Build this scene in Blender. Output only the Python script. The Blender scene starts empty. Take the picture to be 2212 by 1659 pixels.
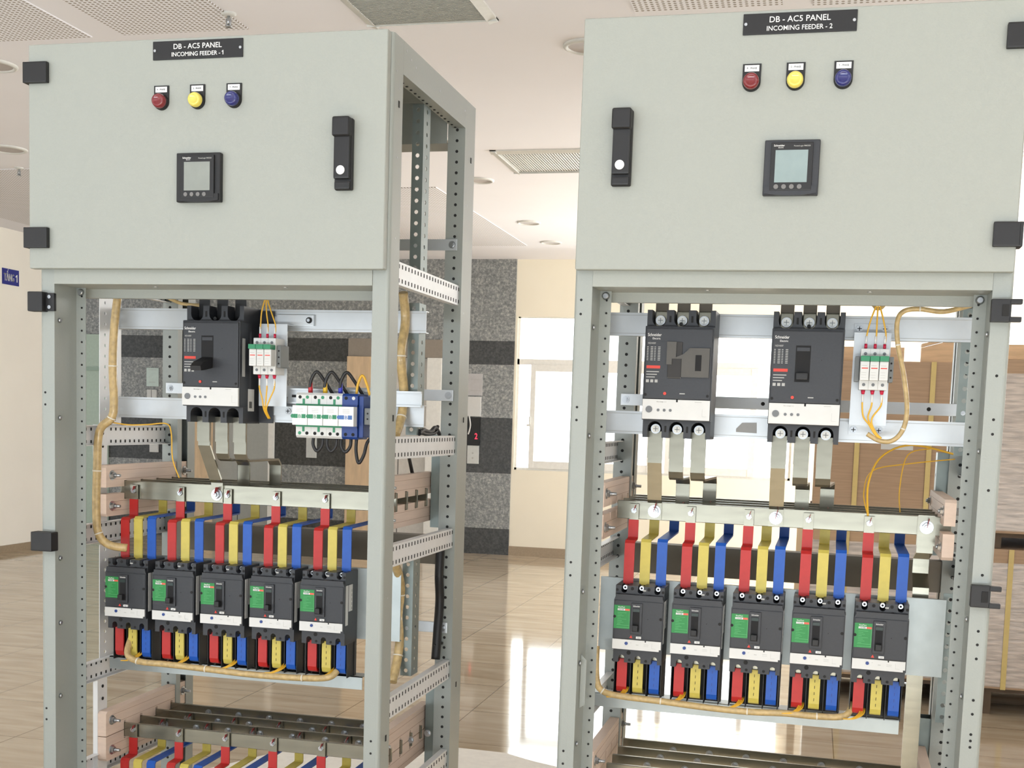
import bpy, bmesh, math, random
from mathutils import Matrix, Vector
random.seed(7)
S = bpy.context.scene
C = S.collection
pi = math.pi

# ------------------------------------------------------------------ camera
F_PX, CX, CY = 2611.76, 1131.91, 1139.93
cd = bpy.data.cameras.new('camera'); cam = bpy.data.objects.new('camera', cd); C.objects.link(cam)
cd.sensor_width = 36.0; cd.lens = F_PX / 2212 * 36.0
cd.shift_x = -(CX - 1106) / 2212; cd.shift_y = (CY - 829.5) / 2212
cd.clip_start = 0.05; cd.clip_end = 200
RW = Matrix(((0.97227504, 0.23174475, 0.03123497), (0.05085194, -0.07916328, -0.99556379), (-0.22824402, 0.96955018, -0.08875315)))
cm = (RW.transposed() @ Matrix.Diagonal((1, -1, -1))).to_4x4()
cm.translation = Vector((1.634323, -2.324389, 1.246916))
cam.matrix_world = cm
S.camera = cam

# ------------------------------------------------------------------ light
S.view_settings.view_transform = 'Standard'; S.view_settings.look = 'None'
S.view_settings.gamma = 1; S.view_settings.use_curve_mapping = False
S.view_settings.exposure = 1.28
w = bpy.data.worlds.new('world'); S.world = w; w.use_nodes = True
bg = w.node_tree.nodes['Background']; bg.inputs[0].default_value = (0.93, 0.97, 1.0, 1); bg.inputs[1].default_value = 0.5
_g = w.node_tree.nodes.new('ShaderNodeTexCoord'); _s = w.node_tree.nodes.new('ShaderNodeSeparateXYZ'); _m = w.node_tree.nodes.new('ShaderNodeMapRange')
w.node_tree.links.new(_g.outputs['Generated'], _s.inputs[0]); w.node_tree.links.new(_s.outputs[1], _m.inputs[0])
_m.inputs['From Min'].default_value = -0.1; _m.inputs['From Max'].default_value = 0.5; _m.inputs['To Min'].default_value = 0.46; _m.inputs['To Max'].default_value = 1.7   # the sky is brighter towards the back windows
w.node_tree.links.new(_m.outputs[0], bg.inputs[1])
sd = bpy.data.lights.new('sun', 'SUN'); sd.energy = 6.0; sd.angle = 0.01; sd.color = (1, 0.95, 0.86)
so = bpy.data.objects.new('sun', sd); C.objects.link(so)
so.rotation_euler = Vector((1.0, -0.02, math.tan(math.radians(30)))).to_track_quat('Z', 'Y').to_euler()
so.location = (8, 1, 6)

def daylight_fill(name, loc, d, sx, sy, power, col=(0.95, 0.97, 1.0)):
    a = bpy.data.lights.new(name, 'AREA'); a.shape = 'RECTANGLE'; a.size = sx; a.size_y = sy; a.energy = power; a.color = col
    o = bpy.data.objects.new(name, a); C.objects.link(o); o.location = loc
    o.rotation_euler = (-Vector(d)).to_track_quat('Z', 'Y').to_euler()
# daylight lamps: front and right added to brighten the ceiling, back pair behind windows
daylight_fill('daylight_front', (0.3, -5.7, 0.04), (0, 0.12, 1.0), 9.6, 1.3, 285, (0.86, 0.94, 1.0))
daylight_fill('daylight_right', (5.08, 6.4, 1.1), (-1.0, 0, 0.7), 1.6, 3.6, 105)
daylight_fill('daylight_back', (0.22, 8.75, 1.45), (0, -1, -0.05), 2.6, 1.6, 22)
daylight_fill('daylight_back_right', (3.4, 8.75, 1.45), (0, -1, -0.05), 1.8, 1.6, 16)

# ------------------------------------------------------------------ frames
I4 = Matrix.Identity(4)
MR = Matrix(((0.99984170, 0.01686509, 0.00567024, 1.164707), (-0.01683933, 0.99984781, -0.00456081, 0.003943), (-0.00574630, 0.00446461, 0.99997352, 0), (0, 0, 0, 1)))
CAB = {'L': I4, 'R': MR, 'W': I4}
W, D = 0.794, 0.598
ORG = {}

# ------------------------------------------------------------------ materials
MATS = {}
def mat(name, col, rough=0.5, metal=0.0, var=0.04, scale=40.0, bump=0.0, emit=None, coat=0.0, stretch=None):
    if name in MATS: return MATS[name]
    m = bpy.data.materials.new(name); m.use_nodes = True; nt = m.node_tree; b = nt.nodes['Principled BSDF']
    b.inputs['Roughness'].default_value = rough; b.inputs['Metallic'].default_value = metal
    if coat: b.inputs['Coat Weight'].default_value = coat
    tc = nt.nodes.new('ShaderNodeTexCoord'); mp = nt.nodes.new('ShaderNodeMapping')
    nt.links.new(tc.outputs['Object'], mp.inputs[0])
    if stretch: mp.inputs['Scale'].default_value = stretch
    n = nt.nodes.new('ShaderNodeTexNoise'); n.inputs['Scale'].default_value = scale; n.inputs['Detail'].default_value = 4
    nt.links.new(mp.outputs[0], n.inputs['Vector'])
    r = nt.nodes.new('ShaderNodeValToRGB'); c = col
    r.color_ramp.elements[0].position = 0.3; r.color_ramp.elements[1].position = 0.7
    r.color_ramp.elements[0].color = (c[0] * (1 - var), c[1] * (1 - var), c[2] * (1 - var), 1)
    r.color_ramp.elements[1].color = (min(1, c[0] * (1 + var)), min(1, c[1] * (1 + var)), min(1, c[2] * (1 + var)), 1)
    nt.links.new(n.outputs[0], r.inputs[0]); nt.links.new(r.outputs[0], b.inputs['Base Color'])
    if bump:
        bp = nt.nodes.new('ShaderNodeBump'); bp.inputs['Strength'].default_value = bump; bp.inputs['Distance'].default_value = 0.001
        nt.links.new(n.outputs[0], bp.inputs['Height']); nt.links.new(bp.outputs[0], b.inputs['Normal'])
    if emit:
        b.inputs['Emission Color'].default_value = (*emit[0], 1); b.inputs['Emission Strength'].default_value = emit[1]
    MATS[name] = m; return m

PAINT = mat('light_grey_paint', (0.325, 0.342, 0.31), 0.42, 0, 0.012, 300, 0.25)
PAINT2 = mat('frame_paint', (0.305, 0.328, 0.305), 0.4, 0, 0.012, 300, 0.2)
HOLE = mat('dark_hole', (0.012, 0.012, 0.012), 0.8)
BLK = mat('black_plastic', (0.008, 0.008, 0.009), 0.5, 0, 0.1)
GREYP = mat('dark_grey_plastic', (0.024, 0.026, 0.031), 0.45, 0, 0.06, 200, 0.15)
GREYD = mat('breaker_recess', (0.004, 0.004, 0.005), 0.75)
WHT = mat('white_plastic', (0.64, 0.64, 0.62), 0.4, 0, 0.02)
WTX = mat('white_print', (0.8, 0.8, 0.78), 0.6)
GTX = mat('grey_print', (0.16, 0.17, 0.18), 0.6)
LTX = mat('pale_grey_print', (0.42, 0.42, 0.40), 0.6)
RED = mat('red_sleeve', (0.45, 0.018, 0.016), 0.45, 0, 0.06, 60)
YEL = mat('yellow_sleeve', (0.56, 0.46, 0.09), 0.45, 0, 0.06, 60)
BLU = mat('blue_sleeve', (0.008, 0.085, 0.42), 0.45, 0, 0.06, 60)
GRN = mat('green_label', (0.015, 0.23, 0.05), 0.45)
GRN2 = mat('green_plastic', (0.02, 0.22, 0.10), 0.4)
BLU2 = mat('navy_plastic', (0.012, 0.045, 0.22), 0.4)
ORR = mat('red_print', (0.65, 0.05, 0.03), 0.5)
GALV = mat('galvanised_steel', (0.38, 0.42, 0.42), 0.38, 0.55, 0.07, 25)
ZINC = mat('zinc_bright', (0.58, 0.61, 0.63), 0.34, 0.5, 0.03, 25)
TIN = mat('tinned_copper', (0.27, 0.26, 0.21), 0.25, 0.85, 0.10, 14, stretch=(1, 6, 6))
BOLT = mat('bolt_steel', (0.46, 0.48, 0.50), 0.28, 0.9, 0.05)
INS = mat('beige_insulator', (0.70, 0.55, 0.45), 0.55, 0, 0.05, 30, stretch=(1, 0.3, 4))
TAPE = mat('beige_spiral_wrap', (0.50, 0.36, 0.16), 0.38, 0, 0.2, 90, 0.6, coat=0.4)
WYEL = mat('yellow_wire', (0.75, 0.42, 0.03), 0.4)
RUB = mat('black_rubber', (0.012, 0.012, 0.013), 0.45)
TAUPE = mat('taupe_paint', (0.165, 0.145, 0.11), 0.55, 0, 0.05)
CREAM = mat('cream_wall', (0.91, 0.85, 0.70), 0.75, 0, 0.015, 3)
WHW = mat('left_wall_paint', (0.93, 0.89, 0.80), 0.75, 0, 0.015, 3)
CEIL = mat('ceiling_paint', (0.89, 0.88, 0.91), 0.85, 0, 0.01, 2)
UPVC = mat('window_frame_white', (0.82, 0.81, 0.76), 0.4)
TRIMW = mat('white_metal', (0.72, 0.72, 0.68), 0.45)
CARD = mat('cardboard', (0.44, 0.30, 0.195), 0.7, 0, 0.10, 6, stretch=(1, 1, 22))
CARD2 = mat('pale_cardboard', (0.50, 0.34, 0.21), 0.75, 0, 0.06, 6, stretch=(1, 1, 22))
WOOD = mat('pine_wood', (0.66, 0.44, 0.26), 0.6, 0, 0.14, 8, stretch=(1, 1, 6))
WOODH = mat('plywood', (0.70, 0.52, 0.33), 0.6, 0, 0.10, 6, stretch=(5, 5, 1))
DKW = mat('pallet_wood', (0.12, 0.08, 0.05), 0.7, 0, 0.2, 12)
STRAP = mat('yellow_strap', (0.66, 0.50, 0.18), 0.4)
ELEV = mat('elevator_metal', (0.40, 0.42, 0.41), 0.35, 0.5, 0.03)
BASEB = mat('baseboard_tile', (0.36, 0.28, 0.19), 0.4, 0, 0.08, 60)
SIGNB = mat('sign_blue', (0.03, 0.035, 0.25), 0.4)
FOAM = mat('white_board', (0.85, 0.82, 0.76), 0.7)
SCRG = mat('lcd_grey', (0.24, 0.26, 0.235), 0.25)
SCRB = mat('lcd_blue_grey', (0.24, 0.31, 0.31), 0.2)
LENR = mat('red_lens', (0.17, 0.005, 0.010), 0.22, coat=0.6)
LENY = mat('yellow_lens', (0.70, 0.58, 0.10), 0.22, coat=0.6)
LENB = mat('blue_lens', (0.008, 0.012, 0.13), 0.22, coat=0.6)
REDLED = mat('red_led', (0.8, 0.02, 0.03), 0.4, emit=((1, 0.02, 0.05), 1.5))
REFL = mat('lamp_reflector', (0.50, 0.46, 0.44), 0.6)
ZINC_LIT = mat('lit_zinc', (0.74, 0.75, 0.76), 0.42, 0.2, 0.03, 25)  # zinc copy brightened: light on the left rails put into the colour
ZINC_SHADED = mat('shaded_zinc', (0.20, 0.235, 0.225), 0.4, 0.5, 0.08, 25)  # darker zinc copy: shade on the right-hand uprights put into the colour
VENTD = mat('vent_shadow', (0.42, 0.41, 0.35), 0.8)
VENTK = mat('vent_dark', (0.10, 0.08, 0.05), 0.8)

def simple_nodes(name):
    m = bpy.data.materials.new(name); m.use_nodes = True
    return m, m.node_tree, m.node_tree.nodes['Principled BSDF']

def glass_mat(name, tint, refl=0.08):
    m, nt, b = simple_nodes(name); nt.nodes.remove(b)
    tr = nt.nodes.new('ShaderNodeBsdfTransparent'); tr.inputs[0].default_value = (*tint, 1)
    gl = nt.nodes.new('ShaderNodeBsdfGlossy'); gl.inputs['Roughness'].default_value = 0.03
    fr = nt.nodes.new('ShaderNodeFresnel'); fr.inputs[0].default_value = 1.45
    mx = nt.nodes.new('ShaderNodeMixShader')
    nt.links.new(fr.outputs[0], mx.inputs[0]); nt.links.new(tr.outputs[0], mx.inputs[1]); nt.links.new(gl.outputs[0], mx.inputs[2])
    nt.links.new(mx.outputs[0], nt.nodes['Material Output'].inputs[0]); return m
GLASS = glass_mat('window_glass', (0.96, 0.98, 0.97))
FILM = glass_mat('stretch_film', (0.90, 0.88, 0.86))
SMOKE = glass_mat('smoked_cover', (0.30, 0.27, 0.24))

def floor_mat():
    m, nt, b = simple_nodes('polished_beige_tile'); L = nt.links.new
    tc = nt.nodes.new('ShaderNodeTexCoord')
    mp = nt.nodes.new('ShaderNodeMapping'); mp.inputs['Location'].default_value = (-0.275, -0.08, 0); L(tc.outputs['Object'], mp.inputs[0])
    br = nt.nodes.new('ShaderNodeTexBrick'); br.offset = 0; br.inputs['Scale'].default_value = 1.0
    br.inputs['Brick Width'].default_value = 0.5; br.inputs['Row Height'].default_value = 0.5; br.inputs['Mortar Size'].default_value = 0.0022
    br.inputs['Mortar Smooth'].default_value = 0.2; L(mp.outputs[0], br.inputs['Vector'])
    br.inputs['Color1'].default_value = (1, 1, 1, 1); br.inputs['Color2'].default_value = (0.93, 0.93, 0.93, 1); br.inputs['Mortar'].default_value = (0.35, 0.3, 0.25, 1)
    m2 = nt.nodes.new('ShaderNodeMapping'); m2.inputs['Scale'].default_value = (1.2, 7, 1); L(tc.outputs['Object'], m2.inputs[0])
    n = nt.nodes.new('ShaderNodeTexNoise'); n.inputs['Scale'].default_value = 2.2; n.inputs['Detail'].default_value = 7; n.inputs['Distortion'].default_value = 0.5; L(m2.outputs[0], n.inputs['Vector'])
    r = nt.nodes.new('ShaderNodeValToRGB'); r.color_ramp.elements[0].position = 0.3; r.color_ramp.elements[1].position = 0.68
    r.color_ramp.elements[0].color = (0.46, 0.36, 0.25, 1); r.color_ramp.elements[1].color = (0.62, 0.52, 0.385, 1); L(n.outputs[0], r.inputs[0])
    mx = nt.nodes.new('ShaderNodeMix'); mx.data_type = 'RGBA'; mx.blend_type = 'MULTIPLY'; mx.inputs[0].default_value = 1
    L(r.outputs[0], mx.inputs[6]); L(br.outputs[0], mx.inputs[7]); L(mx.outputs[2], b.inputs['Base Color'])
    b.inputs['Roughness'].default_value = 0.07; b.inputs['Coat Weight'].default_value = 0.0; b.inputs['Coat Roughness'].default_value = 0.03
    return m

def stone_mat():
    m, nt, b = simple_nodes('speckled_granite_bands'); L = nt.links.new
    tc = nt.nodes.new('ShaderNodeTexCoord')
    v = nt.nodes.new('ShaderNodeTexNoise'); v.inputs['Scale'].default_value = 45; v.inputs['Detail'].default_value = 6; v.inputs['Roughness'].default_value = 0.75; L(tc.outputs['Object'], v.inputs['Vector'])
    r = nt.nodes.new('ShaderNodeValToRGB'); e = r.color_ramp.elements
    e[0].position = 0.38; e[0].color = (0.15, 0.16, 0.16, 1); e[1].position = 0.68; e[1].color = (0.52, 0.50, 0.47, 1)
    x = e.new(0.52); x.color = (0.26, 0.27, 0.265, 1); L(v.outputs[0], r.inputs[0])
    r2 = nt.nodes.new('ShaderNodeValToRGB'); e = r2.color_ramp.elements
    e[0].position = 0.4; e[0].color = (0.022, 0.024, 0.024, 1); e[1].position = 0.75; e[1].color = (0.10, 0.10, 0.095, 1); L(v.outputs[0], r2.inputs[0])
    sp = nt.nodes.new('ShaderNodeSeparateXYZ'); L(tc.outputs['Object'], sp.inputs[0])
    def band(a, c):
        g = nt.nodes.new('ShaderNodeMath'); g.operation = 'GREATER_THAN'; L(sp.outputs[2], g.inputs[0]); g.inputs[1].default_value = a
        l = nt.nodes.new('ShaderNodeMath'); l.operation = 'LESS_THAN'; L(sp.outputs[2], l.inputs[0]); l.inputs[1].default_value = c
        q = nt.nodes.new('ShaderNodeMath'); q.operation = 'MULTIPLY'; L(g.outputs[0], q.inputs[0]); L(l.outputs[0], q.inputs[1]); return q
    def add(a, c):
        q = nt.nodes.new('ShaderNodeMath'); q.operation = 'ADD'; L(a.outputs[0], q.inputs[0]); L(c.outputs[0], q.inputs[1]); return q
    s = add(add(band(1.74, 1.955), band(0.75, 1.258)), band(-1, 0.24))
    mx = nt.nodes.new('ShaderNodeMix'); mx.data_type = 'RGBA'
    L(s.outputs[0], mx.inputs[0]); L(r.outputs[0], mx.inputs[6]); L(r2.outputs[0], mx.inputs[7]); L(mx.outputs[2], b.inputs['Base Color'])
    b.inputs['Roughness'].default_value = 0.3; return m

def perf_mat():
    m, nt, b = simple_nodes('perforated_ceiling_board'); L = nt.links.new
    tc = nt.nodes.new('ShaderNodeTexCoord'); mp = nt.nodes.new('ShaderNodeMapping'); L(tc.outputs['Object'], mp.inputs[0])
    mp.inputs['Scale'].default_value = (50, 50, 0)
    v = nt.nodes.new('ShaderNodeTexVoronoi'); v.inputs['Scale'].default_value = 1; v.inputs['Randomness'].default_value = 0; L(mp.outputs[0], v.inputs['Vector'])
    r = nt.nodes.new('ShaderNodeValToRGB'); e = r.color_ramp.elements
    e[0].position = 0.25; e[0].color = (0.33, 0.29, 0.24, 1); e[1].position = 0.33; e[1].color = (0.89, 0.88, 0.91, 1)
    L(v.outputs['Distance'], r.inputs[0]); L(r.outputs[0], b.inputs['Base Color']); b.inputs['Roughness'].default_value = 0.85
    return m

# ------------------------------------------------------------------ mesh helpers
class MB:
    def __init__(s, *mats):
        s.bm = bmesh.new(); s.mats = list(mats) or [PAINT]
    def mi(s, m):
        if m not in s.mats: s.mats.append(m)
        return s.mats.index(m)
    def faces(s, fs, m):
        i = s.mi(m) if m is not None else 0
        for f in fs: f.material_index = i
    def box(s, x0, x1, y0, y1, z0, z1, m=None):
        v = [s.bm.verts.new(p) for p in ((x0, y0, z0), (x1, y0, z0), (x1, y1, z0), (x0, y1, z0), (x0, y0, z1), (x1, y0, z1), (x1, y1, z1), (x0, y1, z1))]
        fs = [s.bm.faces.new([v[i] for i in q]) for q in ((0, 3, 2, 1), (4, 5, 6, 7), (0, 1, 5, 4), (1, 2, 6, 5), (2, 3, 7, 6), (3, 0, 4, 7))]
        s.faces(fs, m); return s
    def bevbox(s, x0, x1, y0, y1, z0, z1, r=0.002, m=None, seg=2):
        t = bmesh.new(); bmesh.ops.create_cube(t, size=1)
        for v in t.verts: v.co = Vector(((x0 + x1) / 2 + v.co.x * (x1 - x0), (y0 + y1) / 2 + v.co.y * (y1 - y0), (z0 + z1) / 2 + v.co.z * (z1 - z0)))
        bmesh.ops.bevel(t, geom=t.edges[:], offset=r, segments=seg, affect='EDGES', profile=0.7)
        return s.merge(t, m)
    def merge(s, t, m=None, mtx=None):
        i = s.mi(m) if m is not None else 0
        mp = {}
        for v in t.verts: mp[v] = s.bm.verts.new(mtx @ v.co if mtx else v.co)
        for f in t.faces:
            try:
                g = s.bm.faces.new([mp[v] for v in f.verts]); g.material_index = i; g.smooth = f.smooth
            except ValueError: pass
        t.free(); return s
    def cyl(s, c, ax, r, l, seg=12, m=None, r2=None, smooth=True):
        # from c along axis vector ax for length l
        ax = Vector(ax).normalized(); c = Vector(c); r2 = r if r2 is None else r2
        u = ax.orthogonal().normalized(); v = ax.cross(u)
        a = [s.bm.verts.new(c + r * (math.cos(2 * pi * k / seg) * u + math.sin(2 * pi * k / seg) * v)) for k in range(seg)]
        b = [s.bm.verts.new(c + ax * l + r2 * (math.cos(2 * pi * k / seg) * u + math.sin(2 * pi * k / seg) * v)) for k in range(seg)]
        fs = [s.bm.faces.new(a[::-1]), s.bm.faces.new(b)]
        for k in range(seg):
            f = s.bm.faces.new((a[k], a[(k + 1) % seg], b[(k + 1) % seg], b[k])); f.smooth = smooth and seg > 6; fs.append(f)
        s.faces(fs, m); return s
    def lathe(s, c, ax, prof, seg=24, m=None):
        ax = Vector(ax).normalized(); c = Vector(c); u = ax.orthogonal().normalized(); v = ax.cross(u); rings = []
        for (r, h) in prof:
            if r < 1e-6: rings.append([s.bm.verts.new(c + ax * h)])
            else: rings.append([s.bm.verts.new(c + ax * h + r * (math.cos(2 * pi * k / seg) * u + math.sin(2 * pi * k / seg) * v)) for k in range(seg)])
        fs = []
        for a, b in zip(rings, rings[1:]):
            for k in range(seg):
                k2 = (k + 1) % seg
                if len(a) == 1 and len(b) == 1: continue
                if len(a) == 1: f = s.bm.faces.new((a[0], b[k2], b[k]))
                elif len(b) == 1: f = s.bm.faces.new((a[k], a[k2], b[0]))
                else: f = s.bm.faces.new((a[k], a[k2], b[k2], b[k]))
                f.smooth = True; fs.append(f)
        s.faces(fs, m); return s
    def prism(s, poly, plane, a, b, m=None):
        # poly in plane 'xz' extruded along y, 'xy' along z, 'yz' along x
        def P(p, t): return {'xz': (p[0], t, p[1]), 'xy': (p[0], p[1], t), 'yz': (t, p[0], p[1])}[plane]
        A = [s.bm.verts.new(P(p, a)) for p in poly]; B = [s.bm.verts.new(P(p, b)) for p in poly]
        fs = [s.bm.faces.new(A), s.bm.faces.new(B[::-1])]; n = len(poly)
        for k in range(n): fs.append(s.bm.faces.new((A[k], B[k], B[(k + 1) % n], A[(k + 1) % n])))
        s.faces(fs, m); return s
    def sheet(s, path, t, plane, a, b, m=None):
        # bent sheet: open path offset by thickness t, extruded
        n = len(path); P = [Vector(p) for p in path]; off = []
        for i in range(n):
            d1 = (P[i] - P[i - 1]).normalized() if i > 0 else None; d2 = (P[i + 1] - P[i]).normalized() if i < n - 1 else None
            d1 = d1 or d2; d2 = d2 or d1
            n1 = Vector((-d1.y, d1.x)); n2 = Vector((-d2.y, d2.x)); mm = (n1 + n2)
            mm = mm.normalized() if mm.length > 1e-6 else n1
            k = t / max(0.35, mm.dot(n1)); off.append(P[i] + mm * k)
        return s.prism([tuple(p) for p in P] + [tuple(p) for p in reversed(off)], plane, a, b, m)
    def tube(s, pts, r, seg=8, m=None, res=6, flat=None):
        P = [Vector(p) for p in pts]
        if res > 1 and len(P) > 2:
            Q = []
            for i in range(len(P) - 1):
                p0 = P[max(0, i - 1)]; p1 = P[i]; p2 = P[i + 1]; p3 = P[min(len(P) - 1, i + 2)]
                for k in range(res):
                    t = k / res
                    Q.append(0.5 * ((2 * p1) + (p2 - p0) * t + (2 * p0 - 5 * p1 + 4 * p2 - p3) * t * t + (3 * p1 - p0 - 3 * p2 + p3) * t ** 3))
            Q.append(P[-1]); P = Q
        u = None; rings = []
        for i, p in enumerate(P):
            d = (P[min(i + 1, len(P) - 1)] - P[max(i - 1, 0)]).normalized()
            if u is None: u = d.orthogonal().normalized()
            u = (u - d * u.dot(d)); u = u.normalized() if u.length > 1e-5 else d.orthogonal().normalized()
            v = d.cross(u); rr = r[i * len(r) // len(P)] if isinstance(r, (list, tuple)) else r
            rings.append([s.bm.verts.new(p + rr * (math.cos(2 * pi * k / seg) * u + math.sin(2 * pi * k / seg) * v)) for k in range(seg)])
        fs = [s.bm.faces.new(rings[0][::-1]), s.bm.faces.new(rings[-1])]
        for a, b in zip(rings, rings[1:]):
            for k in range(seg):
                f = s.bm.faces.new((a[k], a[(k + 1) % seg], b[(k + 1) % seg], b[k])); f.smooth = True; fs.append(f)
        s.faces(fs, m); return s
    def ribbon(s, path, wdt, t, x, m=None):
        # flat bar centred on x, following a path of (y, z) points
        return s.sheet(path, t, 'yz', x - wdt / 2, x + wdt / 2, m)
    def perf(s, o, u, v, nu, nv, pu, pv, r, m=None, seg=8):
        # perforated plate: nu x nv cells of pitch pu, pv with a round hole in each
        o = Vector(o); u = Vector(u); v = Vector(v); fs = []; cache = {}
        def vt(p):
            k = (round(p.x, 5), round(p.y, 5), round(p.z, 5))
            if k not in cache: cache[k] = s.bm.verts.new(p)
            return cache[k]
        outer = [(1, 0), (1, 1), (0, 1), (-1, 1), (-1, 0), (-1, -1), (0, -1), (1, -1)]
        for i in range(nu):
            for j in range(nv):
                c = o + u * pu * (i + 0.5) + v * pv * (j + 0.5)
                O = [vt(c + u * (a * pu / 2) + v * (b * pv / 2)) for a, b in outer]
                N = [s.bm.verts.new(c + r * (math.cos(k * pi / 4) * u + math.sin(k * pi / 4) * v)) for k in range(8)]
                for k in range(8): fs.append(s.bm.faces.new((O[k], O[(k + 1) % 8], N[(k + 1) % 8], N[k])))
        s.faces(fs, m); return s
    def text(s, txt, o, h, wd=None, m=None, nrm='-y', depth=0.0003, align='CENTER'):
        me = text_mesh(txt, align)
        if me is None: return s
        t = bmesh.new(); t.from_mesh(me)
        xs = [v.co.x for v in t.verts]; ys = [v.co.y for v in t.verts]
        if not xs: t.free(); return s
        sy = h / 0.72; sx = sy
        if wd: sx = wd / max(1e-6, max(xs) - min(xs))
        o = Vector(o)
        for v in t.verts:
            x, y, z = v.co.x * sx, v.co.y * sy, v.co.z * depth * 2
            if nrm == '-y': v.co = o + Vector((x, -z - depth, y))
            elif nrm == '+x': v.co = o + Vector((z + depth, x, y))
        return s.merge(t, m)
    def one(s, x, z, h, y, m=None, nrm='-y'):
        # the figure 1 with its flag, left edge of the stem at x
        t = h * 0.17
        P = [(x, z), (x + t, z), (x + t, z + h), (x + t * 0.35, z + h), (x - t * 1.3, z + h * 0.76), (x - t * 1.3, z + h * 0.62), (x, z + h * 0.72)]
        if nrm == '-y': return s.prism(P, 'xz', y - 0.0006, y, m)
        return s.prism(P, 'yz', y, y + 0.0006, m)
    def build(s, name, parent=None, solid=0.0, smooth=False, loc=None):
        if loc is None: org = ORG.get(parent.name, Vector((0, 0, 0))) if parent else Vector((0, 0, 0))
        else: org = Vector(loc)
        for v in s.bm.verts: v.co -= org
        bmesh.ops.recalc_face_normals(s.bm, faces=s.bm.faces[:])
        me = bpy.data.meshes.new(name); s.bm.to_mesh(me); s.bm.free()
        for m in s.mats: me.materials.append(m)
        o = bpy.data.objects.new(name, me); C.objects.link(o)
        if parent: o.parent = parent
        ORG[o.name] = org
        if loc is not None and not parent: o.location = org
        if solid:
            md = o.modifiers.new('solid', 'SOLIDIFY'); md.thickness = solid; md.offset = -1
        return o

_T = {}
def text_mesh(txt, align='CENTER'):
    if (txt, align) in _T: return _T[(txt, align)]
    cu = bpy.data.curves.new('t', 'FONT'); cu.body = txt; cu.size = 1; cu.extrude = 0.5; cu.align_x = align; cu.resolution_u = 3; cu.offset = 0.004
    o = bpy.data.objects.new('t', cu); C.objects.link(o)
    dg = bpy.context.evaluated_depsgraph_get(); dg.update()
    me = bpy.data.meshes.new_from_object(o.evaluated_get(dg))
    bpy.data.objects.remove(o); bpy.data.curves.remove(cu)
    _T[(txt, align)] = me; return me

def tag(o, label=None, cat=None, group=None, kind=None):
    if label: o['label'] = label
    if cat: o['category'] = cat
    if group: o['group'] = group
    if kind: o['kind'] = kind
    return o
def thing(name, label, cat, cab, org, group=None):
    o = bpy.data.objects.new(name, None); C.objects.link(o); o.empty_display_size = 0.02
    o.matrix_world = CAB[cab] @ Matrix.Translation(Vector(org)); ORG[o.name] = Vector(org)
    return tag(o, label, cat, group)
def one(mb, name, label, cat, cab, org, group=None, solid=0.0):
    # a thing that is a single mesh
    for v in mb.bm.verts: v.co -= Vector(org)
    o = mb.build(name, None, solid); o.matrix_world = CAB[cab] @ Matrix.Translation(Vector(org)); ORG[o.name] = Vector(org)
    return tag(o, label, cat, group)
def struct(mb, name, solid=0.0):
    o = mb.build(name, None, solid); o['kind'] = 'structure'; return o
KIDS = {}
def copy_tree(o, parent=None):
    c = o.copy(); C.objects.link(c)
    if parent: c.parent = parent
    for ch in [x for x in bpy.data.objects if x.parent == o]: copy_tree(ch, c)
    return c
def place(o, cab, org):
    o.matrix_world = CAB[cab] @ Matrix.Translation(Vector(org)); return o
def bolt(mb, c, d, r=0.007, h=0.005, washer=True, m=None):
    if abs(d[1]) > 0.5: mb.prism([(c[0] - 0.0004, c[2]), (c[0] + 0.0006, c[2]), (c[0] + 0.0042, c[2] + r * 1.9), (c[0] + 0.0032, c[2] + r * 1.9)], 'xz', c[1] - h * 1.7 - 0.002, c[1] - 0.0002, mat('pen_mark', (0.30, 0.03, 0.03), 0.6)) if r > 0.0061 else None
    m = m or BOLT; d = Vector(d).normalized(); c = Vector(c)
    if washer: mb.cyl(c, d, r * 1.45, 0.0015, 16, m); c = c + d * 0.0015
    mb.cyl(c, d, r, h, 6, m, smooth=False); mb.cyl(c + d * h, d, r * 0.55, h * 0.7, 10, m)
SIDE = {'L': 'left cabinet', 'R': 'right cabinet'}
ORD = ['leftmost', 'second from left', 'middle', 'fourth from left', 'rightmost']

# ------------------------------------------------------------------ room
HC = 2.69
struct(MB(floor_mat()).box(-8, 5.1, -5, 8.6, -0.1, 0.0), 'floor')
struct(MB(CEIL).box(-8, 5.1, -5, 8.6, HC, HC + 0.12), 'ceiling')
struct(MB(WHW).box(-5.05, -4.93, -5, 7.55, 0, HC), 'wall_left')
struct(MB(BASEB).box(-4.93, -4.915, -5, 7.55, 0, 0.06), 'baseboard_left')
YB = 8.43
# back wall: stone-clad part, cream part with two window openings
st = MB(stone_mat())
st.box(-8, -5.20, YB, YB + 0.15, 0, HC).box(-5.2, -4.27, YB, YB + 0.15, 0, HC).box(-4.27, -3.38, YB, YB + 0.15, 1.79, HC)
st.box(-3.38, -2.64, YB, YB + 0.15, 0, HC).box(-2.64, -1.72, YB, YB + 0.15, 1.79, HC).box(-1.72, -1.04, YB, YB + 0.15, 0, HC)
struct(st, 'wall_back')
cw = MB(CREAM); y0, y1 = YB + 0.02, YB + 0.17
WIN = [(-1.02, 1.46, 0.79, 2.18), (2.5, 4.3, 0.79, 2.18)]
cw.box(-1.04, 5.1, y0, y1, 2.18, HC).box(-1.04, 5.1, y0, y1, 0, 0.79)
cw.box(-1.04, -1.02, y0, y1, 0.79, 2.18).box(1.46, 2.5, y0, y1, 0.79, 2.18).box(4.3, 5.1, y0, y1, 0.79, 2.18)
struct(cw, 'wall_back')
struct(MB(BASEB).box(-1.04, 5.0, y0 - 0.015, y0, 0, 0.085), 'baseboard_back')
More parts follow.
